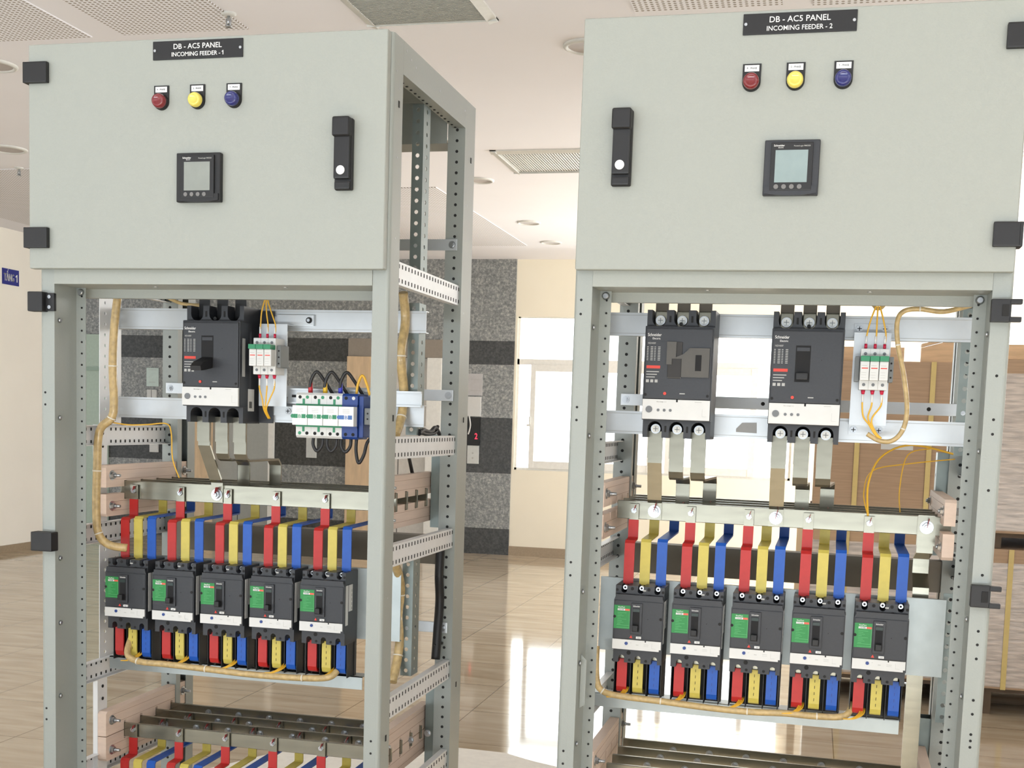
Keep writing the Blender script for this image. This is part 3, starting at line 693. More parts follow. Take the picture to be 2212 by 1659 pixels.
# nameplates, lamps, meters
for cab, px0, n in (('L', 0.282, '1'), ('R', 0.2985, '2')):
    s = SIDE[cab]
    t = thing('nameplate', 'black nameplate with two lines of white capitals on the %s door' % s[:-8], 'nameplate', cab, (px0 + 0.1, -0.022, 1.9745), 'door nameplates')
    MB(BLK).bevbox(px0, px0 + 0.2, -0.025, -0.022, 1.956, 1.993, 0.0012).build('plate', t)
    m = MB(WTX); m.text('DB - AC5 PANEL', (px0 + 0.1, -0.025, 1.9765), 0.0105, 0.107)
    if n == '1': m.text('INCOMING FEEDER -', (px0 + 0.0965, -0.025, 1.9620), 0.0085, 0.108).one(px0 + 0.1562, 1.9620, 0.0085, -0.025)
    else: m.text('INCOMING FEEDER - 2', (px0 + 0.1, -0.025, 1.9620), 0.0085, 0.115)
    m.build('lettering', t)
    m = MB(BOLT)
    for sx in (0.005, 0.195): m.cyl((px0 + sx, -0.025, 1.9745), (0, -1, 0), 0.0028, 0.0015, 10)
    m.build('rivet', t)
    for k, (ph, lm, col) in enumerate((('R', LENR, 'red'), ('S', LENY, 'yellow'), ('T', LENB, 'blue'))):
        cx = ((0.3015, 0.3825, 0.4635) if cab == 'L' else (0.3185, 0.3965, 0.4800))[k]
        t = thing('indicator_lamp', '%s indicator lamp on a black holder on the %s door' % (col, s[:-8]), 'indicator lamp', cab, (cx, -0.022, 1.875), 'door indicator lamps')
        P = [(cx - 0.0165, 1.905), (cx + 0.0165, 1.905)] + [(cx + 0.0165 * math.cos(a), 1.8725 - 0.0165 * math.sin(a)) for a in [i * pi / 14 for i in range(15)]]
        MB(BLK).prism(P, 'xz', -0.025, -0.022).build('holder', t)
        lb = MB(WTX).box(cx - 0.013, cx + 0.013, -0.0256, -0.025, 1.8915, 1.9025).build('label_insert', t)
        MB(GTX).text(ph + ' - PHASE', (cx, -0.0256, 1.8955), 0.0035, 0.018).build('lettering', lb)
        MB(BLK).lathe((cx, -0.025, 1.8725), (0, -1, 0), [(0.016, 0), (0.016, 0.004), (0.0145, 0.006)], 28).build('bezel', t)
        MB(lm).lathe((cx, -0.025, 1.8725), (0, -1, 0), [(0.0145, 0.0), (0.0145, 0.012), (0.0125, 0.0165), (0.009, 0.0175), (0.0085, 0.0168), (0, 0.0172)], 28).build('lens', t)
    mx0 = 0.342 if cab == 'L' else 0.3495
    t = thing('power_meter', 'square black power meter with a %s screen on the %s door' % ('dull grey' if cab == 'L' else 'blue-grey', s[:-8]), 'power meter', cab, (mx0 + 0.05, -0.022, 1.717), 'door power meters')
    m = MB(GREYP if cab == 'R' else BLK); y = -0.022
    m.bevbox(mx0, mx0 + 0.098, y - 0.013, y, 1.669, 1.767, 0.003, None, 3)
    # bulged lower lip and side cheeks
    P = [(mx0 + 0.003, 1.685), (mx0 + 0.095, 1.685)] + [(mx0 + 0.095 - 0.092 * i / 8, 1.672 - 0.004 * math.sin(pi * i / 8)) for i in range(9)]
    m.prism(P, 'xz', y - 0.0165, y - 0.010); m.build('case', t)
    MB(BLK).bevbox(mx0 + 0.012, mx0 + 0.086, y - 0.0175, y - 0.010, 1.6765, 1.762, 0.002).build('front_bezel', t)
    MB(SCRG if cab == 'L' else SCRB).box(mx0 + 0.020, mx0 + 0.0775, y - 0.0182, y - 0.0174, 1.691, 1.748).build('screen', t)
    for k in range(4):
        MB(mat('button_grey', (0.17, 0.165, 0.16), 0.5)).cyl((mx0 + 0.0235 + k * 0.0138, y - 0.0174, 1.6835), (0, -1, 0), 0.0042, 0.001, 16).build('button', t)
    m = MB(WTX); m.text('Schneider', (mx0 + 0.026, y - 0.0175, 1.7545), 0.0035, 0.019).text('Electric', (mx0 + 0.029, y - 0.0175, 1.7515), 0.0018, 0.009)
    m.text('PowerLogic PM5350', (mx0 + 0.0665, y - 0.0175, 1.754), 0.0025, 0.029, LTX); m.build('lettering', t)

# ------------------------------------------------------------------ big moulded-case breaker
def edge_profile(x0, w_, z0, z1, bays, bw, depth, top=True, bottom=True, screws=()):
    # outline of the terminal block with U-shaped bays in top and bottom edges
    P = []
    def U(c, ze, sg):
        r = bw / 2; pts = []
        zc = ze - sg * (depth - r)
        for k in range(9):
            a = pi * k / 8; pts.append((c - r * math.cos(a), zc - sg * r * math.sin(a)))
        return [(c - r, ze)] + pts + [(c + r, ze)]
    P.append((x0, z1))
    for b in bays: P += U(x0 + b, z1, 1)
    P.append((x0 + w_, z1)); P.append((x0 + w_, z0))
    for b in reversed(bays): P += list(reversed(U(x0 + b, z0, -1)))
    P.append((x0, z0))
    Q = []
    for p in P:
        if not Q or (abs(p[0] - Q[-1][0]) + abs(p[1] - Q[-1][1])) > 1e-6: Q.append(p)
    return Q

def big_breaker(cab, x0, label, kind):
    z0 = 1.219; y = 0.170
    t = thing('power_breaker', label, 'circuit breaker', cab, (x0 + 0.07, 0.28, z0), 'large moulded-case breakers')
    bays = (0.025, 0.070, 0.115)
    m = MB(GREYP)
    m.prism(edge_profile(x0, 0.14, z0, z0 + 0.262, bays, 0.030, 0.034), 'xz', y + 0.022, 0.276)
    m.box(x0 + 0.002, x0 + 0.138, y + 0.075, 0.2765, z0 + 0.004, z0 + 0.258, GREYD)
    for b in (0.0475, 0.0925):   # slots between poles
        for zz in (z0 + 0.012, z0 + 0.237): m.box(x0 + b - 0.002, x0 + b + 0.002, y + 0.0212, y + 0.022, zz, zz + 0.013, HOLE)
    m.build('body', t)
    m = MB(GREYP); m.bevbox(x0 - 0.0005, x0 + 0.1405, y + 0.004, y + 0.06, z0 + 0.036, z0 + 0.228, 0.003)
    m.bevbox(x0 + 0.002, x0 + 0.138, y, y + 0.03, z0 + 0.080, z0 + 0.224, 0.003)
    m.cyl((x0 + 0.137 - 0.004, y + 0.001, z0 + 0.088), (0, -1, 0), 0.003, 0.0014, 10, HOLE); m.cyl((x0 + 0.006, y + 0.001, z0 + 0.088), (0, -1, 0), 0.003, 0.0014, 10, HOLE)
    m.cyl((x0 + 0.070, y + 0.0215, z0 + 0.2335), (0, -1, 0), 0.004, 0.0014, 10, HOLE)
    cv = m.build('cover', t)
    # printed column
    m = MB(WTX); xx = x0 + 0.020
    m.text('Schneider', (xx, y, z0 + 0.207), 0.0062, 0.028).text('Electric', (xx + 0.004, y, z0 + 0.2005), 0.0040, 0.016)
    m.text('NSX400F' if kind != 'B' else 'NSX400F', (xx - 0.005, y, z0 + 0.191), 0.0038, 0.016, LTX)
    for k in range(4):
        for q in range(9): m.box(x0 + 0.0055 + k * 0.0075, x0 + 0.0085 + k * 0.0075 + (0.002 if k % 2 else 0), y - 0.0003, y, z0 + 0.158 + q * 0.0033, z0 + 0.1594 + q * 0.0033, LTX)
    m.box(x0 + 0.006, x0 + 0.034, y - 0.0003, y, z0 + 0.1415, z0 + 0.1475, ORR)
    for q in range(3): m.box(x0 + 0.006, x0 + 0.032 - 0.004 * q, y - 0.0003, y, z0 + 0.134 - q * 0.0055, z0 + 0.1358 - q * 0.0055, LTX)
    for q in range(3): m.box(x0 + 0.006 + q * 0.009, x0 + 0.012 + q * 0.009, y - 0.0003, y, z0 + 0.113, z0 + 0.119, LTX)
    m.build('lettering', cv)
    # toggle opening
    if kind != 'A':
        m = MB(GREYD); m.box(x0 + 0.048, x0 + 0.077, y - 0.0006, y + 0.001, z0 + 0.122, z0 + 0.194)
        m.box(x0 + 0.050, x0 + 0.075, y - 0.001, y - 0.0006, z0 + 0.183, z0 + 0.190, GREYP)
        op = m.build('toggle_window', t)
        m = MB(BLK)
        if kind == 'L': m.prism([(y, z0 + 0.146), (y - 0.040, z0 + 0.134), (y - 0.055, z0 + 0.124), (y - 0.052, z0 + 0.114), (y - 0.035, z0 + 0.116), (y, z0 + 0.122)], 'yz', x0 + 0.0505, x0 + 0.0755)
        else: m.bevbox(x0 + 0.051, x0 + 0.074, y - 0.012, y, z0 + 0.126, z0 + 0.140, 0.003)
        m.build('toggle', t)
    else:
        m = MB(GREYD); m.bevbox(x0 + 0.049, x0 + 0.078, y - 0.002, y + 0.001, z0 + 0.122, z0 + 0.196, 0.002, mat('smoke_dark', (0.03, 0.026, 0.022), 0.2)).build('toggle_window', t)
        sm = mat('smoked_plastic', (0.085, 0.078, 0.066), 0.22, coat=0.3)
        m = MB(sm); m.prism([(x0 + 0.047, z0 + 0.196), (x0 + 0.066, z0 + 0.196), (x0 + 0.066, z0 + 0.165), (x0 + 0.082, z0 + 0.172), (x0 + 0.094, z0 + 0.184), (x0 + 0.134, z0 + 0.184), (x0 + 0.134, z0 + 0.125), (x0 + 0.078, z0 + 0.125), (x0 + 0.078, z0 + 0.162), (x0 + 0.058, z0 + 0.162), (x0 + 0.058, z0 + 0.150), (x0 + 0.047, z0 + 0.150)], 'xz', y - 0.006, y)
        m.bevbox(x0 + 0.106, x0 + 0.118, y - 0.0075, y - 0.006, z0 + 0.138, z0 + 0.170, 0.0007, GREYD); m.build('smoked_cover', t)
    m = MB(ORR); m.cyl((x0 + 0.046, y, z0 + 0.091), (0, -1, 0), 0.0032, 0.002, 12); m.build('test_button', t)
    MB(LTX).box(x0 + 0.076, x0 + 0.087, y - 0.0004, y, z0 + 0.0905, z0 + 0.0925).box(x0 + 0.098, x0 + 0.0995, y - 0.0004, y, z0 + 0.165, z0 + 0.1665, HOLE).build('printing', cv)
    # trip unit
    m = MB(WHT); m.bevbox(x0 + 0.001, x0 + 0.139, y - 0.001, y + 0.03, z0 + 0.038, z0 + 0.079, 0.001)
    tu = m.build('trip_unit', t)
    m = MB(GTX); m.cyl((x0 + 0.015, y - 0.001, z0 + 0.058), (0, -1, 0), 0.0068, 0.002, 20); m.build('round_port', tu)
    for q in range(3): MB(GTX).cyl((x0 + 0.034 + q * 0.0125, y - 0.001, z0 + 0.057), (0, -1, 0), 0.0030, 0.0012, 12).build('dial', tu)
    m = MB(LTX).box(x0 + 0.108, x0 + 0.122, y - 0.0013, y - 0.001, z0 + 0.0745, z0 + 0.0755).box(x0 + 0.070, x0 + 0.0735, y - 0.0014, y - 0.001, z0 + 0.074, z0 + 0.079, HOLE)
    m.box(x0 + 0.124, x0 + 0.1243, y - 0.0013, y - 0.001, z0 + 0.046, z0 + 0.062).box(x0 + 0.124, x0 + 0.133, y - 0.0013, y - 0.001, z0 + 0.046, z0 + 0.0463).text('Micrologic 2.3', (x0 + 0.040, y - 0.001, z0 + 0.073), 0.0022, 0.02); m.build('printing', tu)
    # terminal lugs and screws
    if cab == 'R':
        for b in bays:
            m = MB(TIN); m.bevbox(x0 + b - 0.0135, x0 + b + 0.0135, y + 0.050, y + 0.055, z0 + 0.228, z0 + 0.262, 0.002)
            m.build('terminal_pad', t)
            for zz in (z0 + 0.242, z0 + 0.018): 
                m = MB(BOLT); m.cyl((x0 + b, y + 0.050, zz), (0, -1, 0), 0.0100, 0.012, 20).cyl((x0 + b, y + 0.038, zz), (0, -1, 0), 0.0078, 0.001, 16, TRIMW).box(x0 + b - 0.005, x0 + b + 0.005, y + 0.0366, y + 0.037, zz - 0.0006, zz + 0.0006, GTX).box(x0 + b - 0.0006, x0 + b + 0.0006, y + 0.0366, y + 0.037, zz - 0.005, zz + 0.005, GTX).build('terminal_screw', t)
    else:
        m = MB(LTX).box(x0 + 0.1405, x0 + 0.1412, y + 0.015, y + 0.028, z0 + 0.105, z0 + 0.190).build('side_label', t)
        m = MB(WHT); m.box(x0 + 0.1405, x0 + 0.1412, y + 0.045, y + 0.075, z0 + 0.028, z0 + 0.078)
        for q in range(7): m.box(x0 + 0.1412, x0 + 0.1415, y + 0.050 + q * 0.002, y + 0.051 + q * 0.002, z0 + 0.035, z0 + 0.050, HOLE)
        m.build('side_label', t)
        m = MB(GREYP); m.box(x0 + 0.141, x0 + 0.175, y + 0.10, 0.277, z0 + 0.002, z0 + 0.258).build('rear_case', t)
    # tails going up behind the cross bar
    for b in bays:
        m = MB(mat('dark_tail', (0.10, 0.085, 0.065), 0.4, 0.6) if cab == 'R' else BLK); m.box(x0 + b - 0.0135, x0 + b + 0.0135, y + 0.056, y + 0.060, z0 + 0.235, z0 + 0.40 if cab == 'R' else z0 + 0.30); m.build('upper_tail', t)
    return t
big_breaker('L', 0.2430, 'large black circuit breaker at top left of the left cabinet, lever pushed down', 'L')
big_breaker('R', 0.1145, 'large circuit breaker with a smoked plastic cover, left of two in the right cabinet', 'A')
big_breaker('R', 0.3700, 'large circuit breaker with a plain dark lever slot, second in the right cabinet', 'B')

# mounting rails behind the big breakers
for cab in 'LR':
    for zc, nm in ((1.4575, 'upper'), (1.248, 'lower')):
        m = MB(ZINC); m.sheet([(0.30, zc - 0.0245), (0.280, zc - 0.0245), (0.280, zc + 0.0245), (0.30, zc + 0.0245)], -0.0018, 'yz', 0.012, 0.782)
        m.box(0.012, 0.782, 0.2792, 0.28, zc + 0.019, zc + 0.0197, LTX).box(0.012, 0.782, 0.2792, 0.28, zc - 0.0197, zc - 0.019, LTX)
        if cab == 'R' and nm == 'lower': m.prism([(0.300, 1.236), (0.300, 1.243), (0.312, 1.256), (0.342, 1.257), (0.343, 1.235)], 'xz', 0.2785, 0.28, mat('grey_patch', (0.30, 0.30, 0.29), 0.5))
        one(m, 'mounting_rail', '%s wide steel mounting rail behind the large breaker%s of the %s' % (nm, 's' if cab == 'R' else '', SIDE[cab]), 'mounting rail', cab, (0.4, 0.29, zc), 'wide mounting rails')
one(MB(ZINC).bevbox(0.425, 0.516, 0.272, 0.2798, 1.445, 1.470, 0.001).cyl((0.505, 0.272, 1.4575), (0, -1, 0), 0.007, 0.003, 12, HOLE).cyl((0.505, 0.269, 1.4575), (0, -1, 0), 0.004, 0.003, 6, BOLT), 'fixing_tab', 'small steel tab with one screw on the upper rail of the left cabinet', 'bracket', 'L', (0.47, 0.276, 1.4575))

# fuse holders
def fuse(cab, fx0, label, bx0, bx1, flange):
    br = thing('fuse_bracket', 'bent steel bracket carrying the %s fuse holder' % ('left-cabinet' if cab == 'L' else 'right-cabinet'), 'bracket', cab, ((bx0 + bx1) / 2, 0.255, 1.24), 'fuse holder brackets')
    m = MB(ZINC); m.sheet([(0.278, 1.240), (0.278, 1.262), (0.240, 1.262), (0.240, 1.444), (0.278, 1.444), (0.278, 1.466)], 0.0018, 'yz', bx0, bx1)
    m.build('plate', br)
    for (xx, zz) in ((bx0 + 0.010, 1.250), (bx1 - 0.012, 1.250), (bx0 + 0.010, 1.456), (bx1 - 0.012, 1.456)):
        m = MB(BOLT); m.cyl((xx, 0.2765, zz), (0, -1, 0), 0.0072, 0.003, 14).box(xx - 0.0045, xx + 0.0045, 0.2733, 0.2736, zz - 0.0008, zz + 0.0008, HOLE).box(xx - 0.0008, xx + 0.0008, 0.2733, 0.2736, zz - 0.0045, zz + 0.0045, HOLE); m.build('screw', br)
    t = thing('fuse_holder', label, 'fuse holder', cab, (fx0 + 0.027, 0.24, 1.33), 'three-pole fuse holders')
    m = MB(WHT); m.bevbox(fx0, fx0 + 0.054, 0.190, 0.239, 1.330, 1.411, 0.002)
    for k in range(1, 3): m.box(fx0 + k * 0.018 - 0.0003, fx0 + k * 0.018 + 0.0003, 0.1895, 0.190, 1.330, 1.411, LTX)
    for k in range(3):
        for z in (1.340, 1.401): m.cyl((fx0 + 0.009 + k * 0.018, 0.190, z), (0, -1, 0), 0.0032, 0.0008, 12, GTX)
    m.build('base', t)
    for k in range(3):
        m = MB(WHT); xx = fx0 + k * 0.018; m.bevbox(xx + 0.0006, xx + 0.0174, 0.168, 0.190, 1.348, 1.385, 0.0015)
        m.box(xx + 0.003, xx + 0.015, 0.1677, 0.168, 1.3705, 1.3725, ORR).box(xx + 0.003, xx + 0.013, 0.1677, 0.168, 1.376, 1.377, LTX)
        for q in range(3): m.box(xx + 0.003, xx + 0.012, 0.1677, 0.168, 1.353 + q * 0.005, 1.3535 + q * 0.005, LTX)
        dr = m.build('fuse_drawer', t)
        MB(GRN2).bevbox(xx + 0.0003, xx + 0.0177, 0.163, 0.190, 1.3850, 1.3955, 0.0015).build('green_latch', t)
    m = MB(mat('grey_clip', (0.17, 0.18, 0.18), 0.5)); m.bevbox(fx0 + 0.055, fx0 + 0.064, 0.195, 0.239, 1.346, 1.396, 0.002)
    for k in range(3): m.cyl((fx0 + 0.0595, 0.195, 1.355 + k * 0.014), (0, -1, 0), 0.002, 0.0006, 8, HOLE)
    m.build('end_clip', t)
    if cab == 'R': MB(mat('grey_clip', (0.17, 0.18, 0.18), 0.5)).bevbox(fx0 - 0.010, fx0 - 0.001, 0.195, 0.239, 1.346, 1.396, 0.002).build('end_clip', t)
    # wires
    jx = fx0 + (0.022 if cab == 'L' else 0.028)
    for k in range(3):
        nm = ('left', 'centre', 'right')[k]
        xx = fx0 + 0.009 + k * 0.018
        w1 = thing('fuse_wire', 'thin yellow wire entering the top of the %s fuse pole, %s' % (nm, SIDE[cab]), 'wire', cab, (xx, 0.2, 1.41), 'yellow fuse wires')
        MB(mat('red_ferrule', (0.55, 0.01, 0.05), 0.4)).cyl((xx, 0.205, 1.4105), (0, 0, 1), 0.0030, 0.0105, 10).build('ferrule', w1)
        top = 1.515
        MB(WYEL).tube([(xx, 0.205, 1.419), (xx + 0.001, 0.205, 1.440), ((xx + jx) / 2 + 0.003 * (k - 1), 0.204, 1.468), (jx + 0.004 * (k - 1), 0.207, 1.495), (jx + 0.003, 0.21, top)], 0.0016, 8).build('wire', w1)
        MB(mat('clear_sleeve', (0.72, 0.72, 0.70), 0.3)).cyl((xx, 0.205, 1.4205), (0, 0, 1), 0.0021, 0.016, 8).build('sleeve', w1)
        w2 = thing('fuse_wire', 'thin yellow wire leaving the bottom of the %s fuse pole, %s' % (nm, SIDE[cab]), 'wire', cab, (xx, 0.2, 1.33), 'yellow fuse wires')
        MB(mat('red_ferrule', (0.55, 0.01, 0.05), 0.4)).cyl((xx, 0.205, 1.3295), (0, 0, -1), 0.0045, 0.008, 10, r2=0.003).build('ferrule', w2)
        MB(mat('clear_sleeve', (0.72, 0.72, 0.70), 0.3)).cyl((xx, 0.205, 1.3215), (0, 0, -1), 0.0021, 0.016, 8).build('sleeve', w2)
        if cab == 'L': P = [(xx, 0.205, 1.322), (xx, 0.205, 1.300), ((xx + jx) / 2, 0.206, 1.275), (jx + 0.003 * (k - 1), 0.208, 1.252), (jx + 0.002 * k, 0.225, 1.232)]
        else: P = [(xx, 0.205, 1.322), (xx, 0.205, 1.300), ((xx + jx - 0.012) / 2, 0.205, 1.277), (jx - 0.004 + 0.003 * k, 0.205, 1.262), (jx + 0.008 + 0.002 * k, 0.205, 1.244), (jx + 0.020 + 0.001 * k, 0.204, 1.233 + 0.001 * k)]
        MB(WYEL).tube(P, 0.0017, 8).build('wire', w2)
fuse('L', 0.4075, 'white three-pole fuse holder with green latches in the left cabinet', 0.399, 0.467, 0)
fuse('R', 0.5430, 'white three-pole fuse holder with green latches in the right cabinet', 0.529, 0.601, 0)

# surge protection row in the left cabinet
din = MB(ZINC).box(0.46, 0.782, 0.262, 0.264, 1.2675, 1.3025).box(0.46, 0.782, 0.256, 0.262, 1.2985, 1.3025).box(0.46, 0.782, 0.256, 0.262, 1.2675, 1.2715)
for k in range(3): din.box(0.47 + k * 0.1, 0.48 + k * 0.1, 0.2612, 0.262, 1.282, 1.288, HOLE)
one(din, 'din_rail', 'narrow steel rail behind the surge protectors in the left cabinet', 'rail', 'L', (0.62, 0.26, 1.285))
for k in range(4):
    blue = k == 3; x0 = 0.5085 + k * 0.0365; wd = 0.0362
    t = thing('surge_protector', 'blue surge protector module with white cartridge, right end of its row' if blue else '%s white and green surge protector module in the left cabinet' % ('leftmost', 'second', 'third')[k], 'surge protector', 'L', (x0 + wd / 2, 0.262, 1.19), 'surge protector modules')
    m = MB(BLU2 if blue else WHT)
    P = [(0.262, 1.192), (0.205, 1.192), (0.200, 1.197), (0.200, 1.2875), (0.205, 1.2925), (0.262, 1.2925)]
    m.prism(P, 'yz', x0, x0 + wd)
    for j in range(2):
        for z in (1.2025, 1.2825): m.cyl((x0 + 0.009 + j * 0.0175, 0.200, z), (0, -1, 0), 0.0038, 0.0006, 14, (WHT if (blue and j == 1 and z > 1.25) else HOLE) if (blue or (z > 1.25) == (j == 0) or (z < 1.25 and k > 0)) else GRN2)
    m.build('housing', t)
    m = MB(BLU2 if blue else GRN2); m.box(x0, x0 + wd, 0.1985, 0.26, 1.2165, 1.2205).box(x0, x0 + wd, 0.1985, 0.26, 1.2635, 1.2675)
    if not blue: m.box(x0 + 0.0155, x0 + 0.0205, 0.1987, 0.2, 1.2675, 1.279).box(x0 + 0.0155, x0 + 0.0205, 0.1987, 0.2, 1.206, 1.2165)
    m.build('coloured_band', t)
    m = MB(WTX); m.bevbox(x0 + 0.0005, x0 + wd - 0.0005, 0.178, 0.199, 1.2205, 1.2635, 0.001)
    cr = m.build('cartridge', t)
    m = MB(mat('mid_blue', (0.06, 0.16, 0.42), 0.5) if blue else GRN2); m.box(x0 + 0.004, x0 + 0.0135, 0.1776, 0.178, 1.2355, 1.2445).box(x0 + 0.0225, x0 + wd - 0.004, 0.1776, 0.178, 1.2355, 1.2445)
    m.cyl((x0 + 0.0015, 0.178, 1.240), (0, -1, 0), 0.0045, 0.001, 14).text('B', (x0 + wd / 2, 0.178, 1.236), 0.008, 0.006)
    for q in range(3): m.box(x0 + 0.010, x0 + 0.026, 0.1776, 0.178, 1.2495 + 0.0035 * q, 1.2502 + 0.0035 * q, LTX)
    m.build('printing', cr)
    if blue:
        m = MB(BLU2); m.bevbox(x0 + wd, x0 + wd + 0.012, 0.205, 0.262, 1.196, 1.288, 0.003).build('side_cover', t)
one(MB(mat('grey_clip', (0.17, 0.18, 0.18), 0.5)).bevbox(0.668, 0.690, 0.205, 0.262, 1.225, 1.262, 0.003).cyl((0.676, 0.205, 1.25), (0, -1, 0), 0.002, 0.0006, 8, HOLE).cyl((0.676, 0.205, 1.238), (0, -1, 0), 0.002, 0.0006, 8, HOLE), 'end_stop', 'grey plastic end stop right of the blue surge protector', 'end stop', 'L', (0.68, 0.24, 1.225))
for k, (col, cm_) in enumerate((('red', mat('red_boot', (0.5, 0.02, 0.03), 0.4)), ('yellow', mat('yellow_boot', (0.75, 0.45, 0.02), 0.4)), ('blue', mat('blue_boot', (0.03, 0.04, 0.42), 0.4)), ('yellow-only', None))):
    xx = (0.530, 0.5655, 0.602, 0.640)[k]
    lab = 'black cable with a %s boot looping over the surge protectors' % col if cm_ else 'plain yellow cable looping over the blue surge protector'
    t = thing('looped_cable', lab, 'cable', 'L', (xx, 0.23, 1.29), 'cables above the surge protectors')
    P = [(xx, 0.228, 1.291), (xx + 0.001, 0.226, 1.318), (xx + 0.014, 0.228, 1.340), (xx + 0.028, 0.238, 1.322), (xx + 0.045, 0.252, 1.290), (xx + 0.06, 0.268, 1.262)]
    if not cm_: P = [(xx, 0.228, 1.291), (xx + 0.004, 0.226, 1.315), (xx + 0.014, 0.226, 1.334), (xx + 0.024, 0.228, 1.315), (xx + 0.030, 0.232, 1.291)]
    MB(RUB if cm_ else WYEL).tube(P, 0.0038 if cm_ else 0.003, 10).build('cable', t)
    if cm_: MB(cm_).lathe((xx, 0.228, 1.290), (0, 0, 1), [(0, 0), (0.0052, 0), (0.0052, 0.014), (0.0044, 0.017), (0.0044, 0.027), (0, 0.027)], 14).build('boot', t)
for k in range(4):
    xx = 0.545 + k * 0.0335
    P = [(xx, 0.215, 1.196), (xx, 0.213, 1.176), (xx + 0.010, 0.212, 1.163), (xx + 0.021, 0.214, 1.176), (xx + 0.022, 0.216, 1.196)]
    if k == 3: P = [(xx + 0.002, 0.215, 1.196), (xx + 0.002, 0.213, 1.165), (xx + 0.009, 0.212, 1.140), (xx + 0.020, 0.214, 1.158), (xx + 0.028, 0.22, 1.19), (xx + 0.05, 0.24, 1.21)]
    one(MB(RUB).tube(P, 0.0038, 10), 'jumper_cable', '%s short black cable loop hanging under the surge protectors' % ('leftmost', 'second', 'third', 'longest, rightmost')[k], 'cable', 'L', (xx, 0.21, 1.15), 'black loops under the surge protectors')
one(MB(RUB).tube([(0.70, 0.49, 1.075), (0.70, 0.46, 1.10), (0.705, 0.42, 1.135), (0.72, 0.36, 1.16)], [0.007, 0.0055, 0.0045, 0.0045, 0.0045], 10), 'neutral_cable', 'black cable rising from the rear busbar beside the right post, left cabinet', 'cable', 'L', (0.70, 0.49, 1.07))

# ------------------------------------------------------------------ busbars, insulators
BY = [0.270, 0.343, 0.416, 0.490]; BT = 0.008
ROWN = ['front', 'second', 'third', 'rear']
def busbars(cab, z0, z1, x0, x1, tier):
    for k, y in enumerate(BY):
        xe = x1
        m = MB(TIN).bevbox(x0, xe, y - BT / 2, y + BT / 2, z0, z1, 0.001, None, 1)
        t = one(m, 'busbar', '%s flat metal busbar of the %s set in the %s' % (ROWN[k], tier, SIDE[cab]), 'busbar', cab, ((x0 + xe) / 2, y, z0), 'horizontal busbars')
        if tier == 'lower':
            for q in range(8):
                b = MB(BOLT); bolt(b, (x0 + 0.06 + q * 0.085 + 0.02 * k, y - BT / 2, (z0 + z1) / 2), (0, -1, 0), 0.006, 0.004)
                if k: b.build('bolt', t)
                else: b.bm.free()
def insulator(cab, xi, zc, tier, gap, sgn, where):
    # two beams clamping the bars in notches
    t = thing('busbar_insulator', 'beige insulator clamping the %s busbars at the %s end, %s' % (tier, where, SIDE[cab]), 'insulator', cab, (xi, 0.38, zc), 'beige busbar insulators')
    for s, nm in ((1, 'upper_beam'), (-1, 'lower_beam')):
        za = zc + s * gap; zb_ = zc + s * 0.060; P = [(0.188, za)]
        for y in BY: P += [(y - 0.0052, za), (y - 0.0052, zc + s * 0.0225), (y + 0.0052, zc + s * 0.0225), (y + 0.0052, za)]
        P += [(0.572, za), (0.572, zb_ - s * 0.006), (0.566, zb_), (0.194, zb_), (0.188, zb_ - s * 0.006)]
        m = MB(INS).prism(P, 'yz', xi, xi + 0.022)
        for zz in (zc + s * 0.0475, zc + s * 0.026): m.box(xi - 0.0003, xi + 0.0223, 0.21, 0.56, zz - 0.0004, zz + 0.0004, mat('insulator_seam', (0.42, 0.27, 0.19), 0.6))
        m.build(nm, t)
        for yy in (0.212, 0.548):
            b = MB(BOLT); bolt(b, (xi + (0.022 if sgn > 0 else 0.022), yy, zc + s * 0.036), (1, 0, 0), 0.008, 0.006, True); b.cyl((xi + 0.022, yy, zc + s * 0.036), (1, 0, 0), 0.0035, 0.022, 10)
            if sgn < 0: bolt(b, (xi, yy, zc + s * 0.036), (-1, 0, 0), 0.007, 0.005)
            b.build('clamp_bolt', t)
busbars('L', 1.030, 1.073, 0.029, 0.7265, 'upper'); busbars('L', 0.450, 0.483, 0.029, 0.7265, 'lower')
busbars('R', 1.041, 1.080, 0.056, 0.742, 'upper'); busbars('R', 0.462, 0.497, 0.056, 0.742, 'lower')
for cab, zu, zl, xr in (('L', 1.0515, 0.4665, 0.700), ('R', 1.0600, 0.480, 0.720)):
    insulator(cab, 0.0185, zu, 'upper', 0.008, 1, 'left'); insulator(cab, xr, zu, 'upper', 0.008, -1, 'right')
    insulator(cab, 0.0185, zl, 'lower', 0.001, 1, 'left'); insulator(cab, xr, zl, 'lower', 0.001, -1, 'right')

